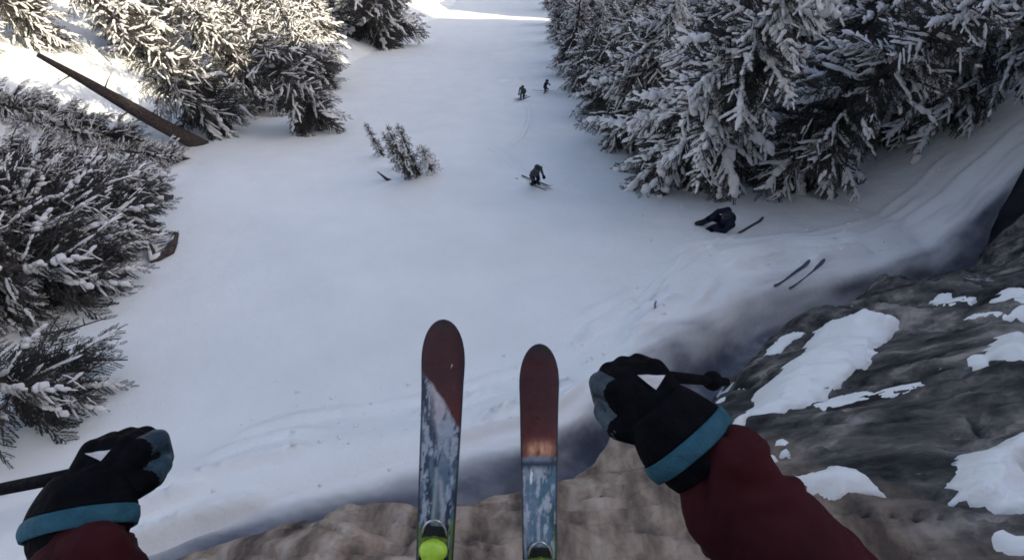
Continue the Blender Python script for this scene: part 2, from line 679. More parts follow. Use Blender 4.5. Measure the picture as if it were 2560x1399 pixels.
def edge_dist(poly, x, y):
    best = np.full(x.shape, 1e9)
    n = len(poly)
    for i in range(n):
        a = np.array(poly[i])
        b = np.array(poly[(i + 1) % n])
        ab = b - a
        t = np.clip(((x - a[0]) * ab[0] + (y - a[1]) * ab[1]) / (ab @ ab + 1e-12), 0, 1)
        best = np.minimum(best, np.hypot(x - a[0] - t * ab[0], y - a[1] - t * ab[1]))
    return np.where(inside(poly, x, y), best, -best)


def rock_smooth(u, v):
    """rock averaged over a hand's width, so snow bridges the small cracks"""
    w = 0
    for a, b in ((0, 0), (.14, 0), (-.14, 0), (0, .14), (0, -.14), (.1, .1), (-.1, -.1), (.1, -.1), (-.1, .1)):
        w = w + rock_w(u + a, v + b)
    return w / 9


def snow_patch(pts, label, thick=0.14, seed=0):
    poly = [hit(*p) for p in pts]
    P = np.array(poly)
    step = 0.03
    us = np.arange(P[:, 0].min() - 0.2, P[:, 0].max() + 0.2, step)
    vs = np.arange(P[:, 1].min() - 0.2, P[:, 1].max() + 0.2, step)
    U, Vv = np.meshgrid(us, vs)
    D = edge_dist(poly, U, Vv) + 0.10 * fbm(U / 0.32, Vv / 0.32, 71 + seed, 5, .6) + 0.03
    w = rock_smooth(U, Vv)
    t = 1.5 * thick * (1 - np.exp(-np.clip(D, 0, 9) / 0.22)) * (0.65 + 0.5 * vn(U / 0.5, Vv / 0.5, 81 + seed) + 0.25 * vn(U / 0.16, Vv / 0.16, 83 + seed))
    t = np.where(D < 0, D * 1.2, t + 0.012)
    F = gridfaces(len(vs), len(us))
    k = (D > -0.10).ravel()
    F = F[k[F].all(1)]
    if len(F) == 0:
        return
    used = np.unique(F)
    rm = np.zeros(U.size, np.int32)
    rm[used] = np.arange(len(used))
    me = npmesh('snow_patch', S2W(U, Vv, w + t).reshape(-1, 3)[used], rm[F])
    o = link('snow_patch', me, None, 'snow')
    tag(o, label, 'snow patch', 'snow patches on the rock')
    return o


PATCHES = [
    ([(2080, 800), (2150, 782), (2215, 782), (2235, 805), (2200, 860), (2170, 900), (2110, 950), (2040, 1000), (1990, 1020), (1870, 1040), (1850, 1070),
      (1815, 1085), (1850, 1040), (1900, 985), (1950, 930), (2010, 890), (2015, 855)], 'long diagonal snow ramp, the largest on the rock right of the right glove', 0.20),
    ([(1815, 1085), (1850, 1070), (1880, 1110), (1925, 1150), (1915, 1165), (1870, 1160), (1835, 1155), (1815, 1120)], 'short snow tongue below the foot of the long diagonal ramp', 0.14),
    ([(1980, 1195), (2040, 1185), (2090, 1170), (2130, 1175), (2170, 1195), (2200, 1225), (2190, 1235), (2090, 1240), (2030, 1222)], 'lens shaped snow patch just above the red right sleeve', 0.14),
    ([(2395, 1165), (2410, 1140), (2470, 1135), (2500, 1105), (2570, 1075), (2570, 1270), (2440, 1265), (2385, 1250)], 'big bright snow block at the right edge of the rock', 0.22),
    ([(2470, 860), (2500, 842), (2570, 838), (2570, 900), (2500, 895), (2470, 895)], 'snow cushion at the right edge above the big block', 0.15),
    ([(2040, 1012), (2100, 995), (2160, 972), (2180, 985), (2250, 962), (2298, 952), (2270, 972), (2200, 990), (2140, 1000), (2060, 1022)], 'thin ragged snow streak in the middle of the rock', 0.05),
    ([(1908, 880), (1950, 850), (1985, 825), (2010, 835), (1960, 868), (1920, 888)], 'small slanting snow strip left of the long ramp', 0.07),
    ([(1900, 848), (1912, 825), (1922, 828), (1910, 855)], 'tiny upright snow fleck at the upper left rim of the rock', 0.04),
    ([(2325, 755), (2350, 742), (2375, 738), (2400, 742), (2435, 748), (2420, 758), (2380, 760), (2340, 765)], 'small snow dabs under the dark lip at upper right', 0.05),
    ([(2480, 745), (2520, 722), (2570, 722), (2570, 750), (2520, 752)], 'snow cap at the right edge, topmost on the rock', 0.07),
    ([(2430, 790), (2470, 778), (2520, 785), (2570, 765), (2570, 790), (2510, 800)], 'broken snow strip below the topmost cap at right', 0.05),
    ([(1775, 1000), (1800, 975), (1845, 955), (1850, 968), (1812, 990), (1790, 1012)], 'snow scrap between the right glove and the rock', 0.05),
    ([(2408, 905), (2432, 885), (2470, 890), (2450, 915), (2425, 912)], 'crumbled snow beside the cushion at the right edge', 0.05),
    ([(2490, 1320), (2520, 1310), (2560, 1345), (2560, 1380), (2510, 1360)], 'snow crumb at the bottom right corner of the rock', 0.05),
    ([(1940, 1100), (1955, 1098), (1970, 1122), (1950, 1125)], 'single snow speck right of the short snow tongue', 0.04),
]
for i, (p, lab, th) in enumerate(PATCHES):
    snow_patch(p, lab, th, i)


# ------------------------------------------------------------------ trees
def leaf_template(rng, nb=26):
    V = []
    F = []
    for i in range(nb):
        x = (i + 0.5) / nb * 0.95
        sd = 1 if i % 2 else -1
        L = (0.25 * (1 - 0.55 * x) + 0.05) * rng.uniform(0.8, 1.2)
        an = R(rng.uniform(32, 58))
        dx, dy = math.cos(an) * L, sd * math.sin(an) * L
        dz = rng.uniform(-0.10, 0.12) * L * 2
        wd = 0.028 * rng.uniform(0.8, 1.4)
        k = len(V)
        V += [(x - wd, 0, 0), (x + dx * .5 + wd * .9, dy * .5, dz * .5 + .02), (x + dx, dy, dz), (x + dx * .5 - wd * .9, dy * .5 + sd * .02, dz * .5 - .02)]
        F += [(k, k + 1, k + 2), (k, k + 2, k + 3)]
    return np.array(V), np.array(F)


def lump_template(rng, k=3):
    """a few uneven snow blobs in a row along x"""
    V, F = [], []
    cs = (np.arange(k) + .5) / k + rng.uniform(-.10, .10, k)
    for c in cs:
        rx = rng.uniform(.55, 1.15) / k
        ry = rng.uniform(.55, 1.15) * (1.0 - .35 * c)
        rz = rng.uniform(.55, 1.1) * (1.0 - .25 * c)
        oy = rng.uniform(-.45, .45)
        o_ = len(V)
        ph = rng.uniform(0, 6)
        for i in range(4):
            e = -0.35 + i * (math.pi / 2 + .35) / 3.25
            for j in range(6):
                a = ph + j * math.pi / 3
                q = rng.uniform(.80, 1.20)
                V.append((c + rx * math.cos(e) * math.cos(a) * q, oy + ry * math.cos(e) * math.sin(a) * q, rz * (math.sin(e) + .1) * rng.uniform(.85, 1.15)))
        top = len(V)
        V.append((c + rng.uniform(-.1, .1) * rx, oy, rz * 1.05))
        for i in range(3):
            for j in range(6):
                a, b = o_ + i * 6 + j, o_ + i * 6 + (j + 1) % 6
                F += [(a, b, b + 6), (a, b + 6, a + 6)]
        for j in range(6):
            F.append((o_ + 18 + j, o_ + 18 + (j + 1) % 6, top))
    return np.array(V), np.array(F)


class Tree:
    pass


def grow(seed, H, RAD, snow=0.8, dens=1.0, bare=0.10, lump=1.0, droop=1.0, z0=0.1):
    rng = np.random.default_rng(seed)
    LT = [leaf_template(rng) for _ in range(4)]
    SN = [lump_template(rng, 2) for _ in range(5)]
    PD = [lump_template(rng, 5) for _ in range(6)]
    lean = rng.uniform(-0.02, 0.02, 2)
    wig = lambda z: np.array((lean[0] * z + 0.02 * H * math.sin(z / H * 3 + seed) * 0.3, lean[1] * z, z))
    zs = np.linspace(-0.35, H, 14)
    tr = [tube([wig(z) for z in zs], 0.017 * H * (1 - np.clip(zs / H, 0, 1) * 0.96) + 0.004, 9)]
    fo, sn = [], []
    fidx, sidx = [], []
    nf = ns = 0
    nw = int(H * 2.3 * dens)
    for iw in range(nw):
        s = iw / nw
        z = H * (z0 + (0.97 - z0) * s ** 0.92)
        hh = z / H
        for ib in range(rng.integers(5, 8)):
            az = rng.uniform(0, 2 * np.pi)
            L = RAD * ((1 - hh) ** 0.75) * rng.uniform(0.65, 1.15) + 0.10 * min(1, RAD)
            if hh < z0 + 0.06:
                L *= 0.75
            el = R(-14 + 42 * hh + rng.uniform(-9, 9))
            dp = (0.26 * (1 - hh) + 0.06) * droop
            dh = np.array((math.cos(az), math.sin(az), 0))
            base = wig(z)
            f = lambda q: base + dh * L * q + np.array((0, 0, L * (math.tan(el) * q - dp * q * q)))
            br = 0.010 * L + 0.004
            tr.append(tube([f(q) for q in (0, .35, .7, 1)], [br * 1.5, br, br * .7, .003], 4, False))
            pk = float(sst(.28, .62, vn(az * 1.1, z * .55 + seed, seed)))
            bs = np.clip(snow * rng.uniform(0.1, 1.1), 0, 1) * (0.50 + 0.85 * pk)
            if rng.random() < snow * (0.65 + .6 * pk) and L > 0.25:
                nseg = 2 if L > 1.1 else 1
                for ks in range(nseg):
                    q0 = rng.uniform(.12, .3) if ks == 0 else rng.uniform(.5, .65)
                    q1 = rng.uniform(.45, .6) if (ks == 0 and nseg == 2) else rng.uniform(.85, 1.06)
                    v, fc = PD[rng.integers(6)]
                    wd = lump * (0.03 + 0.055 * min(L, 2.4)) * rng.uniform(.6, 1.35) * (.75 + .5 * pk)
                    pts = np.array([f(q0 + (q1 - q0) * x) for x in v[:, 0]])
                    yb = np.array((-math.sin(az), math.cos(az), 0))
                    sn.append(pts + v[:, 1:2] * wd * yb + (v[:, 2:] * wd * .8 + .01) * np.array((0, 0, 1.0)))
                    sidx.append(fc + ns)
                    ns += len(v)
            nt = max(4, int(L / 0.125 * dens))
            for it in range(nt + 1):
                q = bare + (1 - bare) * (it + rng.uniform(0, .6)) / (nt + .6)
                q = min(q, 1.0)
                p = f(q)
                tdir = f(min(q + .05, 1.05)) - f(q - .05)
                tdir /= np.linalg.norm(tdir)
                if it == nt:
                    ang = 0
                else:
                    ang = R(rng.uniform(34, 66)) * (1 if it % 2 else -1)
                ca, sa = math.cos(ang), math.sin(ang)
                d = np.array((tdir[0] * ca - tdir[1] * sa, tdir[0] * sa + tdir[1] * ca, tdir[2] - 0.18 - rng.uniform(0, .22)))
                d /= np.linalg.norm(d)
                lt = (0.42 * (1 - q) + 0.20) * min(L, 2.4) * 0.62 * rng.uniform(.75, 1.25) + 0.05
                y = np.cross((0, 0, 1.0), d)
                y /= np.linalg.norm(y) + 1e-9
                zz = np.cross(d, y)
                roll = rng.uniform(-.5, .5)
                y2 = y * math.cos(roll) + zz * math.sin(roll)
                z2 = np.cross(d, y2)
                v, fc = LT[rng.integers(4)]
                fo.append(p + lt * (v[:, :1] * d + v[:, 1:2] * y2 * 1.0 + v[:, 2:] * z2))
                fidx.append(fc + nf)
                nf += len(v)
                if rng.random() < bs * .75:
                    v, fc = SN[rng.integers(5)]
                    wd = lump * (0.020 + 0.115 * lt) * rng.uniform(.7, 1.45)
                    sl_ = lt * rng.uniform(.7, 1.12)
                    sn.append(p + (v[:, :1] + rng.uniform(-.05, .12)) * sl_ * d + v[:, 1:2] * wd * y2 + (v[:, 2:] * wd * 0.85 + 0.005) * z2)
                    sidx.append(fc + ns)
                    ns += len(v)
    T = Tree()
    T.H, T.RAD = H, RAD
    T.trunk = pymesh('trunk', tr)
    T.trunk.materials.append(M['bark'])
    T.crown = npmesh('crown', np.vstack(fo), np.vstack(fidx), False)
    T.crown.materials.append(M['needle'])
    T.snow = npmesh('snow_load', np.vstack(sn), np.vstack(sidx), True) if sn else None
    if T.snow:
        T.snow.materials.append(M['tree_snow'])
    return T


def plant(T, loc, H, label, group, rz=0.0, wide=1.0, lean=(0, 0), name='conifer_tree', cat='tree'):
    e = empty(name, loc)
    s = H / T.H
    e.scale = (s * wide, s * wide, s)
    e.rotation_mode = 'ZYX'
    e.rotation_euler = (lean[0], lean[1], rz)
    link('trunk', T.trunk, e)
    c = link('crown', T.crown, e)
    if T.snow:
        link('snow_load', T.snow, c)['kind'] = 'stuff'
    tag(e, label, cat, group)
    return e


TREES = [
    grow(11, 12, 2.9, 0.66, 1.15, lump=0.78),
    grow(12, 12, 2.5, 0.58, 1.1, lump=0.74),
    grow(13, 12, 3.2, 0.72, 1.1, lump=0.90),
    grow(14, 11, 2.2, 0.55, 1.15, lump=0.72),
    grow(15, 13, 2.8, 0.62, 1.05, droop=1.4, lump=0.76),
]
DARK = grow(21, 9, 2.3, 0.34, 1.2, lump=0.75)
NEAR = grow(22, 13, 3.6, 0.80, 1.15, lump=1.02, droop=1.2)
SAP = [grow(31, 3.6, 0.44, 0.20, 1.5, bare=0.02, z0=0.04), grow(32, 3.2, 0.36, 0.22, 1.5, bare=0.02, z0=0.04), grow(33, 2.0, 0.42, 0.95, 1.6, bare=0.02, lump=1.3, z0=0.05)]
rnd = random.Random(5)
GR, GL = 'snow-laden conifers right of the chute', 'snow-laden conifers left of the chute'
placed = []


def tree_px(px, py, T, H, label, group, **kw):
    u, v = hit(px, py, snow_w)
    placed.append((u, v))
    return plant(T, ground(u, v, -0.05), H, label, group, rz=kw.pop('rz', rnd.uniform(0, 6.28)), **kw)


def tree_uv(u, v, T, H, label, group, **kw):
    placed.append((u, v))
    return plant(T, ground(u, v, -0.05), H, label, group, rz=kw.pop('rz', rnd.uniform(0, 6.28)), **kw)


# right bank, front row
tree_uv(6.3, 20.4, NEAR, 12.5, 'big conifer with long snowy boughs right of the chute, above the dark crouching skier', GR, rz=1.0)
tree_uv(10.4, 20.3, TREES[2], 12.0, 'heavily snowed conifer second from the chute in the front row at right', GR, rz=2.2)
tree_uv(14.8, 21.0, NEAR, 11.5, 'broad conifer with thick snow pads third in the front row at right', GR, rz=4.1)
tree_uv(19.6, 23.2, TREES[0], 12.0, 'conifer at the right edge of the front row', GR, rz=0.4)
tree_uv(5.4, 25.5, TREES[0], 11.0, 'conifer on the right rim of the chute, just behind the big long-boughed one', GR, rz=3.0)
tree_uv(5.2, 31.0, TREES[1], 11.0, 'conifer on the right rim beside the two distant skiers', GR)
tree_uv(4.6, 45.0, TREES[3], 10.0, 'dark conifer jutting into the chute at upper right, beyond the distant skiers', GR)
tree_uv(5.0, 38.0, TREES[4], 9.5, 'conifer on the right rim level with the distant skiers', GR)
# left bank
tree_px(385, 565, TREES[1], 9.0, 'conifer on the left bank standing over the dark bent branch', GL, lean=(0.18, -0.24))
tree_px(310, 690, DARK, 8.0, 'lowest conifer of the left bank group, over bare snow', GL, lean=(0.12, -0.22))
tree_px(405, 490, TREES[3], 7.5, 'conifer on the left bank right below the bare leaning trunk', GL, lean=(0.26, -0.30))
tree_px(200, 590, TREES[2], 8.5, 'conifer at the left edge behind the left bank group', GL, lean=(0.2, -0.2))
tree_px(415, 468, DARK, 5.0, 'stunted conifer pressed flat under the foot of the leaning trunk', GL, lean=(0.35, -0.45))
tree_px(330, 425, TREES[3], 5.5, 'bent conifer in the snow strip below the middle of the leaning trunk', GL, lean=(0.32, -0.42))
tree_px(200, 410, TREES[0], 6.0, 'bent conifer in the snow strip below the tip of the leaning trunk', GL, lean=(0.3, -0.4))
tree_px(150, 760, TREES[3], 5.0, 'low snowy conifer closing the lower end of the left bank group', GL, lean=(0.1, -0.35))
tree_px(468, 398, TREES[3], 4.5, 'small bent conifer right beside the foot of the leaning trunk, on its lower side', GL, lean=(0.30, -0.45))
tree_px(360, 352, TREES[1], 5.0, 'bent conifer growing along the lower side of the leaning trunk', GL, lean=(0.28, -0.42))
tree_px(255, 318, TREES[0], 5.5, 'bent conifer below the upper half of the leaning trunk', GL, lean=(0.25, -0.40))
tree_px(120, 275, TREES[4], 5.5, 'bent conifer below the upper tip of the leaning trunk, at the left edge', GL, lean=(0.25, -0.40))
tree_px(250, 480, TREES[3], 7.0, 'conifer under the leaning trunk, second from the chute edge', GL, lean=(0.25, -0.34))
tree_px(110, 520, TREES[0], 7.5, 'conifer at the left edge under the tip of the leaning trunk', GL, lean=(0.2, -0.3))
tree_px(60, 660, TREES[1], 7.0, 'low conifer at the left edge of the left bank group', GL, lean=(0.1, -0.25))
tree_px(330, 620, TREES[4], 7.5, 'drooping conifer in the middle of the left bank group', GL, lean=(0.2, -0.3))
tree_px(245, 960, DARK, 6.0, 'short dark conifer at lower left just above the left glove', GL, lean=(0.0, -0.12))
tree_px(800, 315, DARK, 9.0, 'conifer on the left rim whose foot reaches farthest into the chute', GL)
tree_px(570, 320, DARK, 10.0, 'shaded conifer right behind the foot of the bare leaning trunk', GL)
tree_px(690, 270, TREES[3], 11.0, 'half sunlit conifer left of the chute between two shaded ones', GL)
tree_px(820, 215, TREES[1], 10.0, 'sunlit conifer on the left rim with bright upper boughs', GL)
tree_px(965, 112, DARK, 15.0, 'dark broad conifer at the top of the left rim', GL, wide=1.6)


def fill(zone, n, u0, u1, v0, v1, label, group, sd, kinds, hmin, hmax, margin=250):
    rr = random.Random(sd)
    cnt = 0
    for _ in range(6000):
        if cnt >= n:
            break
        v = v0 * (v1 / v0) ** rr.random()
        u = rr.uniform(u0, u1)
        if not zone(u, v):
            continue
        if u > 6 and -9 < v - (89 + (45 - u) * .577) < 19:
            continue
        sp = 2.5 + 0.035 * v
        if any((u - a) ** 2 + (v - b) ** 2 < sp * sp for a, b in placed):
            continue
        H = rr.uniform(hmin, hmax)
        g = ground(u, v)
        ok = False
        for f in (0.1, 0.5, 0.9):
            q = np.array(g) + (0, 0, H * f)
            if (q - CAM) @ FWD < 1:
                continue
            x, y = proj(q)
            if -margin < x < 2560 + margin and -margin < y < 1399:
                ok = True
        if not ok:
            continue
        bx, by = proj(np.array(g))
        tx, ty = proj(np.array(g) + (0, 0, H * .55))
        if bx < 640 and 150 < by < 470:
            continue
        if 60 < tx < 560 and 90 < ty < 400:
            continue
        # never over the camera
        if (np.linalg.norm(np.array(g) + (0, 0, H) - CAM)) < 6:
            continue
        tree_uv(u, v, TREES[rr.choice(kinds)], H, label(u, v), group)
        cnt += 1


def zr(u, v, kind):
    x, y = proj(np.array(ground(u, v)))
    if u > 0:
        return kind + ('among the crowns filling the upper right corner' if x > 2150 else 'in the forest right of the chute, behind the front row' if x > 1750 else 'in the tree edge right of the upper chute' if x > 1500 else 'at the far top of the right tree edge')
    return kind + ('at the sunlit upper left corner' if x < 350 else 'in the sunlit trees left of the chute, above the leaning trunk' if x < 700 else 'in the sunlit trees near the top of the left rim' if x < 950 else 'at the far top of the left tree edge')


eR = lambda v: np.interp(v, [17, 30, 48, 108, 140, 400], [6.4, 6.0, 5.0, 7.0, 8, 8])
fR = lambda u: np.interp(u, [4, 8.5, 17.6, 26, 40], [21, 21, 25, 30, 40])
eL = lambda v: np.interp(v, [7, 11.5, 19.3, 25, 42, 63, 108, 400], [-10.5, -12.5, -14.7, -15.2, -14, -15, -20.5, -24])
fill(lambda u, v: u > eR(v) and v > fR(u) and v < 60, 52, 4, 45, 20, 60,
     lambda u, v: zr(u, v, 'snow-laden conifer '), 'forest right of the chute', 3, [0, 1, 2, 3, 4], 9.5, 13)
fill(lambda u, v: u > eR(v), 34, 4, 70, 58, 140,
     lambda u, v: zr(u, v, 'small far conifer '), 'far forest right of the chute', 4, [0, 1, 3, 4], 9.5, 13)
fill(lambda u, v: u < eL(v) and v < 60 and u < -15 - (v < 24) * 2, 40, -52, -12, 22, 60,
     lambda u, v: zr(u, v, 'snowy conifer '), 'sunlit forest at upper left', 8, [0, 1, 2, 3, 4], 8, 12)
fill(lambda u, v: u < eL(v), 34, -85, -12, 58, 140,
     lambda u, v: zr(u, v, 'small far conifer '), 'far forest left of the chute', 9, [0, 1, 3, 4], 9, 12)

# saplings in the middle of the chute
GS = 'young firs in the chute'
for px, py, T, H, lab in ((958, 388, SAP[1], 2.9, 'slim sapling farthest left of the little fir group in the chute'),
                          (1002, 418, SAP[0], 3.0, 'small dark fir second from left in the group in the chute'),
                          (1028, 440, SAP[0], 4.2, 'tallest dark young fir in the middle of the group'),
                          (1048, 436, SAP[1], 4.0, 'tall young fir touching the tallest on its right side'),
                          (1078, 432, SAP[2], 2.4, 'pale snow-covered little fir at the right end of the group')):
    u, v = hit(px, py, snow_w)
    plant(T, ground(u, v, -0.05), H, lab, GS, rz=rnd.uniform(0, 6), name='fir_sapling', cat='sapling')


# ------------------------------------------------------------------ trunks and branches
def log(name, path, radii, label, cat, stubs=(), snow=True, ns=10, group=None, pale=False):
    e = empty(name, path[0])
    P = np.array(path, float)
    t = np.linspace(0, len(P) - 1, 6 * (len(P) - 1) + 1)
    Q = np.stack([np.interp(t, np.arange(len(P)), P[:, k]) for k in range(3)], 1)
    rr = np.interp(t, np.arange(len(P)), radii)
    Q = Q + np.stack([fbm(t * 1.3, t * 0 + k, 90 + k, 2) * rr * 0.35 for k in range(3)], 1)
    Q0 = Q - P[0]
    link('trunk', pymesh('trunk', [tube(Q0, rr, ns)]), e, 'bark')
    for (f, d, L, r) in stubs:
        i = min(int(f * (len(Q0) - 1)), len(Q0) - 2)
        b = Q0[i]
        d = np.array(d, float)
        d /= np.linalg.norm(d)
        pts = [b + d * L * q + np.array((0, 0, -0.25 * L * q * q)) for q in (0, .3, .6, 1)]
        link('branch', pymesh('branch', [tube(pts, [r, r * .8, r * .6, r * .2], 6)]), e, 'bark')
    if pale:
        e.children[0].data.materials[0] = M['pale_wood']
    if snow:
        K = Q0 + np.array((0, 0, 1.0)) * (rr * 0.55)[:, None]
        link('snow_load', pymesh('snow_load', [tube(K[1:-1], rr[1:-1] * 0.62 * (0.8 + 0.4 * vn(t[1:-1] * 2, t[1:-1] * 0, 95)), 8)]), e, 'tree_snow')
    tag(e, label, cat, group)
    return e


p0 = np.array(on_snow(505, 362, -0.3))
# the trunk leans out to the left, well off the vertical
p1 = C2W(*cp(95, 138, 18.6))
log('leaning_trunk', [p0, (p0 + p1) / 2 + np.array((0, 0, -0.15)), p1], [0.34, 0.27, 0.09],
    'long bare brown trunk leaning out to the upper left, base at the snow edge', 'tree trunk',
    [(.55, (-.2, -.6, .5), 1.0, .04), (.7, (.3, .6, .4), .9, .035), (.85, (-.4, -.5, .3), .8, .03), (.4, (0, .7, .2), .7, .03)])
p0 = np.array(on_snow(432, 497, -0.1))
p1 = p0 + np.array((-2.6, -0.35, 1.1))
log('fallen_log', [p0, (p0 + p1) / 2, p1], [0.17, 0.16, 0.12], 'short dark log poking out of the left bank conifers towards the chute', 'log', [(.6, (.1, -.5, .5), .5, .03)])
p0 = np.array(on_snow(440, 588, -0.02))
pa = np.array(on_snow(432, 630, 0.10))
pb = np.array(on_snow(388, 652, 0.05))
pc = np.array(on_snow(393, 618, 0.35))
log('bent_branch', [p0, pa, pb, pc], [0.10, 0.14, 0.13, 0.07], 'dark bent branch curled on the snow below the left bank conifers', 'branch', [(.3, (.5, .3, .3), .35, .03)])


def twig(pts_px, z, r, label, stubs=()):
    pts = [np.array(on_snow(x, y, dz)) for (x, y), dz in zip(pts_px, z)]
    log('bare_branch', pts, np.linspace(r, r * .35, len(pts)), label, 'branch', stubs, snow=False, ns=6, group='bare branches at lower left')


twig([(250, 895), (310, 905), (372, 903)], (0.9, 0.75, 0.6), 0.035, 'bare dark branch reaching right from the short conifer at lower left', [(.6, (.2, .3, .5), .3, .015)])
twig([(180, 850), (250, 830), (308, 803)], (0.9, 0.7, 0.5), 0.032, 'bare dark branch reaching up right above the short conifer at lower left', [(.7, (.1, .4, .5), .25, .015), (.4, (-.2, .4, .4), .25, .015)])
p0 = np.array(on_snow(968, 450, 0.0))
log('bent_twig', [p0 + (0.12, 0, -0.05), p0 + (0.0, 0.0, 0.10), p0 + (-0.35, 0.25, 0.22)], [0.07, 0.06, 0.02], 'small dark twig poking from the snow left below the young firs', 'twig', snow=False, ns=6)
p0 = np.array(on_snow(1642, 768, -0.1))
log('snow_stake', [p0, p0 + (-0.10, 0.02, 0.30), p0 + (-0.16, 0.04, 0.62)], [0.035, 0.028, 0.018], 'thin pale stick standing in the snow right of the ski tips', 'stick', snow=True, ns=6, pale=True)


def boulder(loc, size, seed, label):
    rng = np.random.default_rng(seed)
    bm = bmesh.new()
    bmesh.ops.create_icosphere(bm, subdivisions=4, radius=1)
    off = rng.uniform(0, 50, 3)
    for v in bm.verts:
        c = np.array(v.co)
        k = 1 + 0.30 * float(fbm(c[0] * 1.1 + off[0] + c[2], c[1] * 1.1 + off[1] - c[2], seed, 4)) + 0.05 * float(fbm(c[0] * 5 + off[2], c[1] * 5 + c[2] * 4, seed + 3, 3))
        v.co = Vector(c * k * np.array(size))
    me = bpy.data.meshes.new('boulder')
    bm.to_mesh(me)
    bm.free()
    for p in me.polygons:
        p.use_smooth = True
    o = link('boulder', me, None, 'rock', loc)
    tag(o, label, 'boulder')
    return o


# dark rock at the right edge; its height out of frame is added to block sky
BTP = np.array([plane_uv(*p) for p in ((2385, 435), (2405, 500), (2450, 560), (2490, 620), (2570, 690), (2740, 800), (2940, 1000))])
BTP = BTP[np.argsort(BTP[:, 1])]
us = np.arange(7, 34, 0.11)
vs = np.arange(-6, 24, 0.11)
UU, VV = np.meshgrid(us, vs)
ue = np.interp(VV, BTP[:, 1], BTP[:, 0])
ue = np.where(VV > BTP[-1, 1], ue + 1.3 * (VV - BTP[-1, 1]) ** 1.2, ue)
ue = np.where(VV < BTP[0, 1], ue + 0.2 * (BTP[0, 1] - VV), ue)
sB = UU - ue + 0.5 * fbm(UU / 2.2, VV / 2.2, 141, 4)
WB = np.where(sB > 0, 15 * (1 - np.exp(-2.2 * sB / 15)), 2 * sB) + 0.8 * fbm(UU / 2.5, VV / 1.2, 144, 5) * sst(0, 2, sB) + hill(UU, VV) * 0.8 - 0.3
WB = np.minimum(WB, np.maximum(0.539 * (UU + 12) - 2.5 + 3.0 * np.clip(-2 - VV, 0, 6), 2))
F = gridfaces(len(vs), len(us))
keep = (sB > -0.5).ravel()
F = F[keep[F].all(1)]
used = np.unique(F)
remap = np.zeros(UU.size, np.int32)
remap[used] = np.arange(len(used))
o = link('rock_sky_blocker', npmesh('rock_sky_blocker', S2W(UU, VV, WB).reshape(-1, 3)[used], remap[F]), None, 'dark_rock')
tag(o, 'dark rock at the right edge, its tall part out of view added to block sky', 'cliff', kind='structure')
u, v = hit(2365, 705, snow_w)
boulder(ground(u, v - 0.3, -0.15), (1.2, 0.8, 0.75), 9, 'low dark boulder in the shadowed lip at right')


# ------------------------------------------------------------------ skis
def ski_mesh(name, L, wid, pattern=None, rocker=0.07, nx=31, ny=300):
    """tip at y=0, tail at y=-L, top faces +z"""
    ys = -L * np.linspace(0, 1, ny) ** 1.15
    hw = np.interp(-ys, [0, .2, L * .55, L * .92, L], [wid * .55, wid * .5, wid * .41, wid * .47, wid * .44])
    tip = np.clip(-ys / 0.15, 0, 1)
    hw = hw * np.maximum(np.sqrt(np.clip(1 - (1 - tip) ** 2.2, 0, 1)), 0.03)
    tl = np.clip((L + ys) / 0.06, 0, 1)
    hw = hw * np.maximum(np.sqrt(np.clip(1 - (1 - tl) ** 2, 0, 1)), 0.2)
    zc = rocker * np.clip((0.32 + ys) / 0.32, 0, 1) ** 2 + 0.02 * np.clip((-L + 0.25 - ys) / 0.25, 0, 1) ** 2
    th = np.interp(-ys, [0, .3, L * .5, L], [.006, .012, .022, .008])
    xs = np.linspace(-1, 1, nx)
    X = hw[:, None] * xs
    Y = np.repeat(ys[:, None], nx, 1)
    top = np.stack([X, Y, np.repeat((zc + th)[:, None], nx, 1) - 0.002 * np.abs(xs) ** 6], -1).reshape(-1, 3)
    bot = np.stack([X, Y, np.repeat(zc[:, None], nx, 1)], -1).reshape(-1, 3)
    F = gridfaces(ny, nx)
    n = len(top)
    E = []
    for i in range(ny - 1):
        a, b = i * nx, (i + 1) * nx
        E.append((a, b, b + n, a + n))
        a, b = i * nx + nx - 1, (i + 1) * nx + nx - 1
        E.append((b, a, a + n, b + n))
    for j in range(nx - 1):
        E.append((j + 1, j, j + n, j + 1 + n))
        k = (ny - 1) * nx + j
        E.append((k, k + 1, k + 1 + n, k + n))
    me = npmesh(name, np.vstack([top, bot]), np.vstack([F[:, ::-1], F + n, np.array(E)]), False)
    me.materials.append(M['ski_print'])
    me.materials.append(M['plastic'])
    mi = np.ones(len(me.polygons), np.int32)
    mi[:len(F)] = 0
    me.polygons.foreach_set('material_index', mi)
    ca = me.color_attributes.new('print', 'FLOAT_COLOR', 'POINT')
    C = np.ones((2 * n, 4), np.float32)
    xx = np.repeat(xs[None, :], ny, 0).ravel()
    yy = -Y.ravel()
    C[:n, :3] = pattern(xx, yy) if pattern else (0.03, 0.03, 0.04)
    C[n:, :3] = (0.02, 0.02, 0.02)
    ca.data.foreach_set('color', C.ravel())
    return me


def mixc(a, b, t):
    t = t[:, None]
    return np.asarray(a) * (1 - t) + np.asarray(b) * t


MAROON = (0.075, 0.020, 0.023)


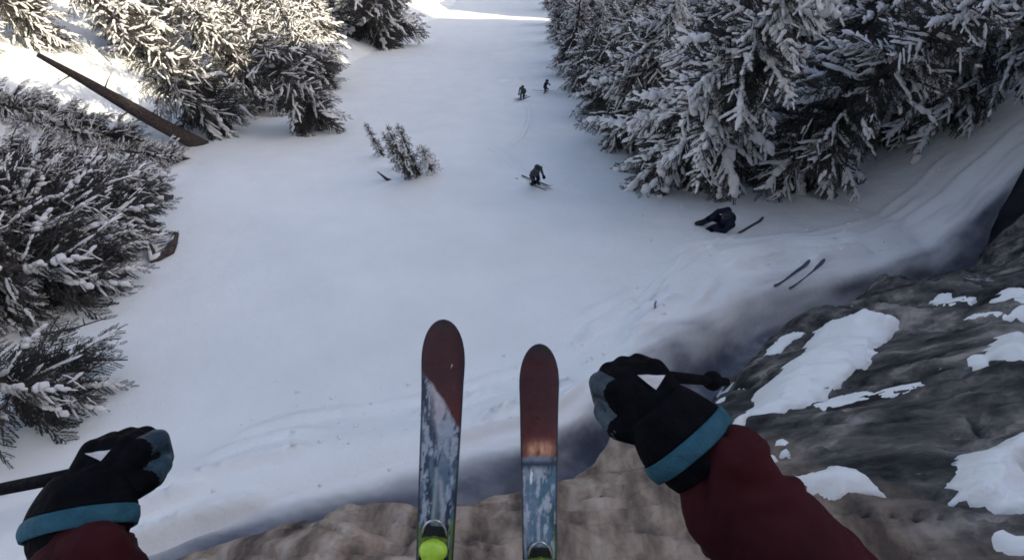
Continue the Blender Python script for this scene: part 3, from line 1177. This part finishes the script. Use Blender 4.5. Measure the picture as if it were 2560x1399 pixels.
def pat_left(x, y):
    n1 = fbm(x * 1.2, y * 9, 101, 4)
    n2 = fbm(x * 3.0, y * 7, 104, 4)
    n3 = fbm(x * 5, y * 22, 107, 5, .65)
    lo = mixc((0.028, 0.048, 0.085), (0.13, 0.20, 0.28), sst(-.2, .22, n1 + .9 * n3))
    lo = mixc(lo, (0.46, 0.53, 0.60), sst(.02, .2, n3 - .4 * n2) * .85)
    lo = mixc(lo, (0.10, 0.19, 0.21), sst(.05, .3, n2) * sst(.4, .6, y))
    lo = mixc(lo, (0.20, 0.34, 0.06), sst(.58, .64, y) * sst(-.15, .2, n2))
    band = np.exp(-((x - (-0.25 + 2.0 * (y - .17))) / .34) ** 2) * sst(.15, .17, y) * (1 - sst(.30, .38, y))
    lo = mixc(lo, (0.58, 0.54, 0.57), np.clip(band * 1.5 + 2.0 * n3 * band, 0, 1))
    wh = np.exp(-((x - 0.25) / .42) ** 2) * sst(.27, .31, y) * (1 - sst(.36, .47, y))
    lo = mixc(lo, (0.42, 0.48, 0.55), np.clip(wh * (1 + 2.2 * n3), 0, 1))
    st = np.exp(-((x - (-.1 - .9 * (y - .5))) / .10) ** 2) * sst(.42, .47, y)
    lo = mixc(lo, (0.34, 0.40, 0.44), np.clip(st * (.8 + n2), 0, 1))
    st = np.exp(-((x - (.1 + 1.6 * (y - .47))) / .12) ** 2) * sst(.46, .5, y) * (1 - sst(.62, .66, y))
    lo = mixc(lo, (0.42, 0.45, 0.48), np.clip(st, 0, 1))
    bx = -1.0 + (y - .155) / .19 * 2.1 + .12 * n2
    t = 1 - sst(-.06, .06, bx - x)
    top = mixc(MAROON, (0.12, 0.026, 0.024), sst(.18, .30, y))
    top = mixc(top, (0.035, 0.03, 0.035), np.maximum(1 - sst(.0, .05, y), 0.0))
    c = mixc(lo, top, t)
    return mixc(c, (0.02, 0.022, 0.03), sst(.86, .93, np.abs(x)) * .85)


def pat_right(x, y):
    n1 = fbm(x * 1.4, y * 8, 121, 4)
    n2 = fbm(x * 2.6, y * 10, 124, 4)
    n3 = fbm(x * 5, y * 22, 127, 5, .65)
    lo = mixc((0.30, 0.36, 0.44), (0.045, 0.11, 0.13), sst(-.15, .2, n2 + .45 * x - .1 + .5 * n3))
    lo = mixc(lo, (0.12, 0.24, 0.33), sst(.05, .25, n1) * .8)
    lo = mixc(lo, (0.58, 0.63, 0.68), sst(.02, .2, n3 + .2 * n1) * .85)
    lo = mixc(lo, (0.16, 0.30, 0.06), sst(.58, .66, y) * sst(-.1, .25, n2))
    lo = mixc(lo, (0.035, 0.06, 0.09), np.exp(-((y - .385) / .012) ** 2))
    top = mixc(MAROON, (0.135, 0.03, 0.028), sst(.2, .33, y))
    top = mixc(top, (0.03, 0.028, 0.035), np.maximum(1 - sst(.0, .06, y), 0.0))
    sp = np.exp(-((x - .05) / .6) ** 2 - ((y - .343) / .024) ** 2) * 1.3
    top = mixc(top, (0.85, 0.42, 0.24), np.clip(sp * (1 + .8 * n2 + 1.2 * n3), 0, 1))
    c = mixc(top, lo, sst(-.008, .008, y - .365 - .01 * n1))
    return mixc(c, (0.02, 0.022, 0.03), sst(.86, .93, np.abs(x)) * .85)


def frame(loc, xa, ya, za):
    m = Matrix.Identity(4)
    for i, a in enumerate((xa, ya, za)):
        for k in range(3):
            m[k][i] = float(a[k])
    for k in range(3):
        m[k][3] = float(loc[k])
    return m


def ortho(y, z):
    y = np.asarray(y, float)
    y /= np.linalg.norm(y)
    x = np.cross(y, z)
    x /= np.linalg.norm(x)
    return x, y, np.cross(x, y)


def cdir(x, y, z):
    return RIGHT * x + UP * y + FWD * z


def rbox(sx, sy, sz, bev, loc=(0, 0, 0), seg=3):
    bm = bmesh.new()
    bmesh.ops.create_cube(bm, size=1)
    for v in bm.verts:
        v.co = Vector((v.co.x * sx, v.co.y * sy, v.co.z * sz))
    bmesh.ops.bevel(bm, geom=list(bm.edges), offset=bev, segments=seg, affect='EDGES', profile=0.6)
    bmesh.ops.translate(bm, verts=bm.verts, vec=Vector(loc))
    return bm


def bm_obj(name, bm, m, parent):
    me = bpy.data.meshes.new(name)
    bm.to_mesh(me)
    bm.free()
    for p in me.polygons:
        p.use_smooth = True
    return link(name, me, parent, m)


def dab(parent, cx, cy, z, sx, sy, h, seed):
    """snow stuck to a ski"""
    nr, na = 6, 44
    V = []
    for i in range(nr):
        r = 1 - i / (nr - 1)
        for j in range(na):
            a = 2 * math.pi * j / na
            k = r * (1 + 0.75 * float(fbm(math.cos(a) * 1.7 + seed, math.sin(a) * 1.7, seed, 4, .6)))
            V.append((cx + sx * k * math.cos(a), cy + sy * k * math.sin(a), z + h * (1 - r * r) - 0.002))
    F = []
    for i in range(nr - 1):
        for j in range(na):
            k = (j + 1) % na
            F.append((i * na + j, i * na + k, (i + 1) * na + k, (i + 1) * na + j))
    link('snow_dab', pymesh('snow_dab', [(V, F)]), parent, 'snow')


def big_ski(tip_px, end_px, depth, pattern, label, ytoe, wid, dabs):
    zt = depth
    tip = C2W((tip_px[0] - 1280) / FPX * zt, -(tip_px[1] - 699.5) / FPX * zt, zt)
    zb = depth + 0.01
    end = C2W((end_px[0] - 1280) / FPX * zb, -(end_px[1] - 699.5) / FPX * zb, zb)
    xa, ya, za = ortho(tip - end, -FWD)
    e = empty('ski')
    e.matrix_world = frame(tip - za * 0.08, xa, ya, za)
    link('topsheet', ski_mesh('topsheet', 1.80, wid, pattern, rocker=0.05), e)
    # binding: plate, toe piece with its two wings, wire bail
    zt2 = 0.022
    bm_obj('binding_plate', rbox(wid * .62, .34, .012, .004, (0, -ytoe - .16, zt2 + .008)), 'plastic', e)
    toe = empty('toe_piece')
    toe.parent = e
    dome = [((-.012, -ytoe - .05, zt2 + .030), .030, (.012, -ytoe - .05, zt2 + .030), .030, 0), ((0, -ytoe - .05, zt2 + .030), .034, (0, -ytoe - .10, zt2 + .034), .034, 0)]
    link('toe_cap', blob('toe_cap', dome, .003, ['lime'], 2), toe)
    base = [((-.026, -ytoe - .03, zt2 + .012), .014, (.026, -ytoe - .03, zt2 + .012), .014, 0), ((0, -ytoe - .03, zt2 + .012), .018, (0, -ytoe - .08, zt2 + .012), .018, 0)]
    link('toe_base', blob('toe_base', base, .003, ['olive'], 2), toe)
    for s in (-1, 1):
        bm_obj('toe_wing', rbox(.022, .05, .034, .009, (s * .036, -ytoe - .095, zt2 + .035)), 'plastic', toe)
    arc = [(.036 * math.cos(a), -ytoe - .012 + .055 * math.sin(a), zt2 + .016 + .02 * math.sin(a)) for a in np.linspace(0, math.pi, 15)]
    link('wire_bail', pymesh('wire_bail', [tube(arc, .0038, 7)]), e, 'metal')
    bm_obj('heel_piece', rbox(.07, .12, .075, .018, (0, -ytoe - .43, zt2 + .04)), 'lime', e)
    for i, q in enumerate(dabs):
        dab(e, *q, seed=200 + i)
    tag(e, label, 'ski', "the jumping skier's skis")
    return e, ya, za, tip


big_ski((1106, 800), (1079, 1399), 1.47, pat_left, 'left ski in the air, maroon tip over blue and white print, binding lime', 0.632, .126,
        [(.028, -.125, .022, .008, .030, .006), (-.030, -.178, .0125, .014, .012, .004), (-.006, -.225, .0125, .007, .030, .004)])
big_ski((1350, 862), (1352, 1399), 1.54, pat_right, 'right ski in the air, longer plain maroon tip with orange spot', 0.652, .121,
        [(-.026, -.43, .014, .008, .04, .003)])


# ------------------------------------------------------------------ the jumping skier (arms reach into the frame)
hand_l, hand_r = cp(212, 1256, 0.69), cp(1684, 1066, 0.70)      # wrists
elb_l, elb_r = cp(205, 1800, 0.60), cp(2150, 1610, 0.62)
sh_l, sh_r = np.array((-.21, -.40, .22)), np.array((.21, -.40, .22))
hipc = np.array((0, -1.02, .62))
ank_l, ank_r = np.array((-.225, -1.06, 1.40)), np.array((.085, -1.08, 1.46))
kn_l, kn_r = np.array((-.20, -.92, 1.02)), np.array((.12, -.93, 1.06))
segs = [
    (sh_l, .075, elb_l, .066, 0), (elb_l, .068, elb_l * .45 + hand_l * .55, .070, 0), (elb_l * .45 + hand_l * .55, .070, elb_l * .12 + hand_l * .88, .042, 0),
    (sh_r, .075, elb_r, .070, 0), (elb_r, .094, elb_r * .5 + hand_r * .5, .080, 0), (elb_r * .5 + hand_r * .5, .080, elb_r * .12 + hand_r * .88, .043, 0),
    (sh_l, .085, sh_r, .085, 0), ((0, -.42, .20), .13, (0, -.75, .40), .16, 0), ((0, -.75, .40), .16, hipc, .15, 0),
    (hipc + (-.09, 0, 0), .13, kn_l, .075, 1), (hipc + (.09, 0, 0), .13, kn_r, .075, 1), (kn_l, .078, ank_l, .055, 1), (kn_r, .078, ank_r, .055, 1),
    ((0, -.38, .12), .065, (0, -.24, .0), .06, 2), ((0, -.20, -.06), .10, (0, -.10, -.10), .10, 2),
]
# folds where the sleeve bunches up
rg = random.Random(3)
for (a, b, r, n) in ((elb_l, hand_l, .060, 5), (elb_r, hand_r, .064, 6)):
    ax = (b - a) / np.linalg.norm(b - a)
    s1 = np.cross(ax, (0, 0, 1.0))
    s1 /= np.linalg.norm(s1)
    for i in range(n):
        f = 0.30 + 0.50 * i / n
        c = a + (b - a) * f
        ang = rg.uniform(-.5, .5)
        off = s1 * math.cos(ang) + np.array((0, 0, -1)) * math.sin(ang)
        tw = ax * rg.uniform(-.03, .03)
        segs.append((c + s1 * .035 - np.array((0, 0, .028)) - tw, r * .62, c - s1 * .035 - np.array((0, 0, .022)) + tw, r * .60, 0))
wsegs = [(C2W(*s[0]), s[1], C2W(*s[2]), s[3], s[4]) for s in segs]
root = C2W(*hipc)
wsegs = [(s[0] - root, s[1], s[2] - root, s[3], s[4]) for s in wsegs]
me = blob('body', wsegs, 0.011, ['red', 'black', 'skin'], 5)
co = np.zeros(len(me.vertices) * 3, np.float32)
no = np.zeros(len(me.vertices) * 3, np.float32)
me.vertices.foreach_get('co', co)
me.vertex_normals.foreach_get('vector', no)
co = co.reshape(-1, 3)
no = no.reshape(-1, 3)
wv = 0.35 * fbm(co[:, 0] * 5, co[:, 1] * 5 + co[:, 2] * 4, 191, 3)
fold = 1 - np.abs(fbm(co[:, 0] * 9 + wv * 6, (co[:, 1] - co[:, 2]) * 9 + wv * 9, 193, 3)) * 2.4
co = co + no * (0.009 * np.clip(fold, -.3, 1) - 0.004)[:, None].astype(np.float32)
me.vertices.foreach_set('co', co.astype(np.float32).ravel())
me.update()
PER = empty('person', root)
link('body', me, PER)
tag(PER, 'skier in dark red jacket and black gloves, arms spread, jumping off the rock', 'person')


def glove_mesh(name, side, sc=1.0, mats=('black', 'blue'), vox=0.0045):
    """wrist at origin, knuckles +y, back of hand +z, thumb towards -x*side. Closed round a pole lying along x."""
    S = []
    for i, x in enumerate((-.039, -.013, .013, .038)):
        kx = x
        ky = (.092, .097, .094, .086)[i]
        S.append(((x * .55, .0, 0), .027, (kx, ky, .006), .0205, 0))
        m = 1 if i == 0 else 0
        r = (.0185, .019, .0185, .0165)[i]
        S.append(((kx, ky, .006), r + .002, (kx, ky + .036, -.020), r, m))
        S.append(((kx, ky + .036, -.020), r, (kx, ky + .022, -.062), r * .95, m))
        S.append(((kx, ky + .022, -.062), r * .95, (kx, ky - .014, -.070), r * .9, 0))
    S.append(((-.030, .012, -.006), .026, (-.062, .050, -.020), .021, 0))
    S.append(((-.062, .050, -.020), .021, (-.058, .088, -.038), .019, 1))
    S.append(((-.058, .088, -.038), .019, (-.034, .110, -.058), .017, 1))
    S.append(((0, -.03, 0), .041, (0, .03, 0), .036, 0))
    S = [(np.array(a) * (side, 1, 1) * sc, r * sc, np.array(b) * (side, 1, 1) * sc, q * sc, m) for a, r, b, q, m in S]
    return blob(name, S, vox * sc, mats, 2)


def ring(path, radii, ell, ns=28):
    """closed cuff with wall thickness, flattened by ell along z"""
    V, F = tube(path, radii, ns, False)
    return V, F


def big_glove(side, wrist, ydir, zdir, label, sc, elbow):
    xa, ya, za = ortho(ydir, zdir)
    arm = C2W(*wrist) - C2W(*elbow)
    arm = arm / np.linalg.norm(arm) + ya * 0.25
    cx, cy, cz = ortho(arm, za)
    CM = np.array([[a @ b for b in (cx, cy, cz)] for a in (xa, ya, za)])
    g = empty('glove')
    mw = frame(C2W(*wrist), xa, ya, za)
    link('shell', glove_mesh('shell', side, sc), g)
    # gauntlet and coloured cuff band
    def cuff(nm, m, y0, y1, r0, r1, bulge):
        ys = np.linspace(y0, y1, 9)
        P = []
        for th_i in range(32):
            th = 2 * math.pi * th_i / 32
            for k, yy in enumerate(ys):
                f = k / 8
                rr = r0 + (r1 - r0) * f + bulge * math.sin(math.pi * f) + .0012 * math.sin(7 * th + 3 * f)
                P.append((rr * 1.12 * math.cos(th) * sc, yy * sc, rr * 0.92 * math.sin(th) * sc))
        ins = [(p[0] * .92, p[1], p[2] * .92) for p in P]
        V = [tuple(CM @ np.array(p)) for p in P + ins]
        F = []
        n = len(P)
        for t in range(32):
            t2 = (t + 1) % 32
            for k in range(8):
                a, b, c, d = t * 9 + k, t * 9 + k + 1, t2 * 9 + k + 1, t2 * 9 + k
                F.append((a, d, c, b))
                F.append((a + n, b + n, c + n, d + n))
            F.append((t * 9, t * 9 + n, t2 * 9 + n, t2 * 9))
            F.append((t * 9 + 8, t2 * 9 + 8, t2 * 9 + 8 + n, t * 9 + 8 + n))
        return link(nm, pymesh(nm, [(V, F)]), g, m)
    cuff('gauntlet', 'black', .040, -.020, .046, .066, .003)
    cuff('cuff_band', 'teal', -.018, -.046, .0685, .0665, .0025)
    cuff('cuff_hem', 'black', -.044, -.072, .060, .053, .001)
    # white emblem on the back of the hand
    sh = [c for c in g.children if c.name.startswith('shell')][0]
    bvh = BVHTree.FromPolygons([v.co[:] for v in sh.data.vertices], [p.vertices[:] for p in sh.data.polygons])
    scr = ((-.019, .013), (.020, .010), (.004, -.019)) if side > 0 else ((-.016, .002), (.016, .012), (.012, -.014))
    tri = [np.array((.012 * side, .068)) * sc + np.array((a * (RIGHT @ xa) + b * (UP @ xa), a * (RIGHT @ ya) + b * (UP @ ya))) for a, b in scr]
    V, F = [], []
    K = 7
    idx = {}
    for i in range(K + 1):
        for j in range(K + 1 - i):
            p = tri[0] + (tri[1] - tri[0]) * i / K + (tri[2] - tri[0]) * j / K
            h, _, _, _ = bvh.ray_cast(Vector((p[0], p[1], .3)), Vector((0, 0, -1)))
            idx[i, j] = len(V)
            V.append((p[0], p[1], (h.z if h else .03) + .0022))
    for i in range(K):
        for j in range(K - i):
            F.append((idx[i, j], idx[i + 1, j], idx[i, j + 1]))
            if j < K - i - 1:
                F.append((idx[i + 1, j], idx[i + 1, j + 1], idx[i, j + 1]))
    link('emblem', pymesh('emblem', [(V, F)]), g, 'white')
    g.parent = PER
    g.matrix_world = mw
    g['label'] = label
    return xa, ya, za


def pole(grip, tip, label):
    g = C2W(*grip)
    t = C2W(*tip)
    d = (t - g) / np.linalg.norm(t - g)
    L = np.linalg.norm(t - g)
    e = empty('ski_pole', g)
    qs = np.linspace(0, 1, 6)
    link('shaft', pymesh('shaft', [tube([d * L * q for q in qs], np.interp(qs, [0, 1], [.011, .009]), 10)]), e, 'black')
    link('grip', pymesh('grip', [tube([d * x for x in (-.075, -.070, -.05, -.03, .0, .04, .055)], [.006, .013, .015, .014, .016, .015, .011], 12)]), e, 'black')
    a = np.cross(d, (0, 0, 1.0))
    a /= np.linalg.norm(a)
    b = np.cross(d, a)
    bc = d * (L - .08)
    parts = [tube([bc - d * .012, bc - d * .002, bc + d * .012, bc + d * .016], [.010, .017, .020, .010], 14)]
    link('basket', pymesh('basket', parts), e, 'black')
    link('tip', pymesh('tip', [tube([d * L, d * (L + .03)], [.006, .001], 6)]), e, 'metal')
    tag(e, label, 'ski pole', "the jumping skier's poles")


SCG = 0.93
xr, yr, zr = big_glove(1, hand_r, cdir(-.50, .60, .52), cdir(.16, .36, -1), 'right glove with blue finger panel and teal cuff band', .90, elb_r)
xl, yl, zl = big_glove(-1, hand_l, cdir(.03, .64, .72), cdir(.03, .58, -.9), 'left glove, dark, teal cuff band, fist closed round the pole', .84, elb_l)
pr = hand_r + np.array(((yr * .10 - zr * .03) @ RIGHT, (yr * .10 - zr * .03) @ UP, (yr * .10 - zr * .03) @ FWD)) * SCG
pole(pr + np.array((.03, .01, .03)), cp(1815, 954, 1.05), 'black ski pole in the right hand, foreshortened, pointing away to the right')
pl = hand_l + np.array(((yl * .10 - zl * .03) @ RIGHT, (yl * .10 - zl * .03) @ UP, (yl * .10 - zl * .03) @ FWD)) * SCG
pole(pl + np.array((-.02, -.022, .0)), pl + np.array((-.90, -.26, .30)), 'black ski pole in the left hand, running out of the picture to the left')
# boots and helmet, out of frame
for k_, a_ in ((kn_l, ank_l), (kn_r, ank_r)):
    c = np.array(a_)
    S = [(c + (0, .0, -.22), .075, c, .068, 0), (c, .068, c + (0, .01, .05), .06, 0), (c + (0, .01, .05), .058, c + (0, .17, .05), .05, 0), (c + (0, .01, .05), .055, c + (0, -.10, .05), .045, 0)]
    S = [(C2W(*a) - root, r, C2W(*b) - root, q, m) for a, r, b, q, m in S]
    link('boot', blob('boot', S, .01, ['grey'], 3), PER)
S = [((0, -.15, -.10), .135, (0, -.12, -.16), .135, 0)]
link('helmet', blob('helmet', [(C2W(*a) - root, r, C2W(*b) - root, q, m) for a, r, b, q, m in S], .012, ['black'], 3), PER)

# ------------------------------------------------------------------ the other people
SMALL_GLOVE = glove_mesh('glove', 1, 0.95, ('black', 'black'), .006)


def figure(loc, rz, joints, jacket, pants, label, scale=1.0):
    bulk = joints.get('bulk', 1.0)
    J = {k: np.array(v, float) for k, v in joints.items()}
    S = []
    A = S.append
    A((J['hip'] + (0, 0, .0), .125, (J['hip'] + J['chest']) / 2, .135, 0))
    A(((J['hip'] + J['chest']) / 2, .135, J['chest'], .15, 0))
    A((J['sl'], .075, J['sr'], .075, 0))
    A((J['chest'], .11, J['neck'], .06, 0))
    A((J['neck'], .055, J['head'], .06, 2))
    A((J['head'] + (0, 0, -.02), .085, J['head'] + (0, .0, .05), .092, 2))
    f = J['face'] / np.linalg.norm(J['face'])
    A((J['head'] + f * .07 + (0, 0, -.06), .035, J['head'] + f * .075 + (0, 0, -.05), .03, 2))
    A((J['head'] + f * .10 + (0, 0, .0), .012, J['head'] + f * .105 + (0, 0, -.025), .014, 2))
    for s in 'lr':
        A((J['s' + s], .068, J['e' + s], .055, 0))
        A((J['e' + s], .056, J['h' + s], .04, 0))
        A((J['hip' + s], .10, J['k' + s], .078, 1))
        A((J['k' + s], .078, J['a' + s], .058, 1))
        A((J['a' + s], .065, J['t' + s], .048, 3))
    S = [(a, r * (bulk if m != 2 else 1), b, q * (bulk if m != 2 else 1), m) for a, r, b, q, m in S]
    p = empty('person', loc)
    p.rotation_euler = (0, 0, rz)
    p.scale = (scale,) * 3
    link('body', blob('body', S, .018, [jacket, pants, 'skin', 'plastic'], 3), p)
    hc = J['head'] + (0, 0, .055)
    link('helmet', blob('helmet', [(hc - f * .03, .112, hc + f * .012, .108, 0), (hc - f * .05 + (0, 0, -.05), .095, hc - f * .03, .1, 0)], .012, ['plastic'], 2), p)
    sd = np.cross(f, (0, 0, 1))
    sd /= np.linalg.norm(sd)
    g0 = J['head'] + f * .085 + (0, 0, .015)
    link('goggles', blob('goggles', [(g0 - sd * .045, .032, g0 + sd * .045, .032, 0)], .008, ['lens'], 2), p)
    for s, sg in (('l', -1), ('r', 1)):
        d = J['h' + s] - J['e' + s]
        x, y, z = ortho(d, np.array((0, 0, 1.0)) + 0.01)
        g = link('glove', SMALL_GLOVE, p)
        g.matrix_parent_inverse = Matrix.Identity(4)
        g.matrix_basis = frame(J['h' + s], x, y, z)
    tag(p, label, 'person')
    return p


SKI = ski_mesh('skis', 1.75, .10, lambda x, y: np.repeat(np.array([[.06, .07, .09]]), len(x), 0), .10, 7, 50)


def lone_ski(loc, along, label, roll=0.0, group='skis of the distant skiers'):
    o = link('ski', SKI, None)
    x, y, z = ortho(along, NH)
    o.matrix_world = frame(np.array(loc) + z * 0.03 + y * .85, x, y, z)
    tag(o, label, 'ski', group)
    return o


STAND = dict(hip=(0, -.06, .90), hipl=(-.09, -.06, .88), hipr=(.09, -.06, .88), chest=(0, .03, 1.30), neck=(0, .06, 1.48), head=(0, .09, 1.63), face=(0, 1, -.15),
             sl=(-.18, .03, 1.39), sr=(.18, .03, 1.39), el=(-.24, -.01, 1.12), er=(.24, .02, 1.12), hl=(-.21, .22, 1.02), hr=(.21, .24, 1.00),
             kl=(-.11, .08, .50), kr=(.11, .08, .50), al=(-.12, -.02, .12), ar=(.13, -.02, .12), tl=(-.13, .18, .08), tr=(.13, .18, .08))
SIT = dict(bulk=1.35, hip=(0, 0, .16), hipl=(-.10, .02, .15), hipr=(.10, .02, .15), chest=(0, .06, .58), neck=(0, .14, .76), head=(0, .24, .90), face=(0, 1, -.4),
           sl=(-.21, .06, .66), sr=(.21, .06, .66), el=(-.30, .20, .46), er=(.28, .22, .46), hl=(-.20, .44, .42), hr=(.18, .46, .44),
           kl=(-.14, .38, .42), kr=(.14, .40, .44), al=(-.13, .58, .10), ar=(.14, .56, .10), tl=(-.13, .76, .10), tr=(.14, .74, .10))


def skier(px, py, rz, jacket, pants, label, ski_label, pose=STAND, scale=1.0, twist=0.15):
    u, v = hit(px, py, snow_w)
    g = ground(u, v, 0.0)
    figure(g, rz, pose, jacket, pants, label, scale)
    if ski_label:
        d = np.array((math.sin(-rz), math.cos(rz), 0))
        al = np.array((-math.sin(rz), math.cos(rz), 0.0))
        al = al - NH * (al @ NH)
        sd = np.array((math.cos(rz), math.sin(rz), 0.0))
        for s, nm in ((-1, 'left'), (1, 'right')):
            c = np.array(g) + sd * (.13 * s * scale)
            lone_ski(c, al, nm + ' ' + ski_label)


skier(1336, 460, R(-150), 'grey', 'navy', 'small dark-clothed skier standing in the middle of the chute', 'ski of the dark skier standing in the middle of the chute', scale=.95)
skier(1306, 247, R(160), 'green', 'grey', 'far skier in green near the top of the chute, left of the other one', 'ski of the far skier in green near the top', scale=.85)
skier(1362, 232, R(-110), 'navy', 'grey', 'far dark skier at the right tree edge near the top of the chute', 'ski of the far dark skier at the tree edge', scale=.85)
skier(1805, 562, R(100), 'navy', 'navy', 'dark blue clad person crouching in the snow under the big right conifer', None, SIT, 1.12)
GK = 'loose skis lying on the snow'
p0 = np.array(on_snow(1850, 582))
p1 = np.array(on_snow(1905, 550))
lone_ski((p0 + p1) / 2 - NH * .02, p1 - p0, 'loose ski lying just right of the crouching person', group=GK)
def on_lip(px, py):
    f = lambda a, b: np.maximum(snow_w(a, b), np.where(dcl(a, b) < 0.5, apron_w(a, b)[0], -9))
    u, v = hit(px, py, f)
    return S2W(u, v, f(np.array(u), np.array(v)))


p0 = on_lip(1940, 716)
p1 = on_lip(2020, 660)
dv = (p1 - p0) / np.linalg.norm(p1 - p0)
lone_ski((p0 + p1) / 2 - NH * .012, p1 - p0, 'upper of two half-buried dark skis on the snow above the rock lip', group=GK)
p2 = on_lip(1975, 722)
p3 = on_lip(2060, 655)
lone_ski((p2 + p3) / 2 - NH * .012, p3 - p2, 'lower of two half-buried dark skis on the snow above the rock lip', group=GK)


# ------------------------------------------------------------------ ski tracks pressed into the chute
def ski_track(px_pts, wide, label):
    P = np.array([hit(x, y, snow_w) for x, y in px_pts])
    t = np.linspace(0, len(P) - 1, 60 * (len(P) - 1))
    i = np.arange(len(P))
    u = np.interp(t, i, P[:, 0])
    v = np.interp(t, i, P[:, 1])
    k = np.ones(25) / 25
    u = np.convolve(np.pad(u, 12, mode='edge'), k, 'valid')
    v = np.convolve(np.pad(v, 12, mode='edge'), k, 'valid')
    du, dv = np.gradient(u), np.gradient(v)
    n = np.hypot(du, dv) + 1e-9
    du, dv = du / n, dv / n
    fade = np.sin(np.pi * np.linspace(0.03, .97, len(t))) ** .5
    prof = ((-1.0, -.02), (-.72, .055), (-.5, .075), (-.32, .05), (-.2, .006), (.2, .006), (.32, .05), (.5, .075), (.72, .055), (1.0, -.02))
    V = []
    for j, (a, h) in enumerate(prof):
        uu = u - dv * a * wide * .5
        vv = v + du * a * wide * .5
        hh = h * fade * (0.75 + 0.5 * vn(t * 3, t * 0 + j, 181)) - .012 * (1 - fade)
        V.append(S2W(uu, vv, snow_w(uu, vv) + hh))
    V = np.stack(V, 1).reshape(-1, 3)
    o = link('ski_track', npmesh('ski_track', V, gridfaces(len(t), len(prof))), None, 'snow')
    tag(o, label, 'ski track', 'ski tracks in the chute', 'structure')


ski_track([(1225, 365), (1262, 392), (1300, 425), (1330, 462)], .5, 'faint slanting ski track leading to the skier in mid chute')
ski_track([(1225, 138), (1275, 131), (1335, 118)], .9, 'faint crosswise ski track near the top of the chute')
ski_track([(1240, 206), (1270, 200), (1300, 198)], .7, 'short ski track left of the far skiers')
ski_track([(1310, 250), (1322, 275), (1318, 310), (1300, 345), (1265, 372)], .45, 'winding ski track below the far skier in green')
ski_track([(1850, 585), (1760, 620), (1690, 670), (1640, 720), (1600, 760)], .45, 'shallow slide track running down left from the crouching person')

# loose crumbs of snow below the lip and under the trees: uncountable, one object
rg2 = np.random.default_rng(77)
parts = []
T0 = [lump_template(rg2, 1) for _ in range(4)]
VV_, FF_, nn = [], [], 0
for i in range(420):
    if i < 300:
        u = rg2.uniform(-5, 11)
        d = rg2.uniform(-3.6, -0.9) * rg2.uniform(.5, 1)
        v = float(np.interp(u, BU, BV) - d * np.sqrt(1 + np.interp(u, BU, BG) ** 2))
    else:
        u, v = rg2.uniform(3.5, 16), rg2.uniform(13.5, 18.5)
    r = 0.016 + 0.05 * rg2.random() ** 3
    tv, tf = T0[rg2.integers(4)]
    c = S2W(u, v, snow_w(np.array(u), np.array(v)))
    q = (tv - (.5, 0, -.2)) * r
    VV_.append(c + q[:, :1] * XH + q[:, 1:2] * VH + q[:, 2:] * NH)
    FF_.append(tf + nn)
    nn += len(tv)
o = link('snow_crumbs', npmesh('snow_crumbs', np.vstack(VV_), np.vstack(FF_)), None, 'snow')
tag(o, 'loose crumbs of snow scattered below the rock lip', 'snow', kind='stuff')
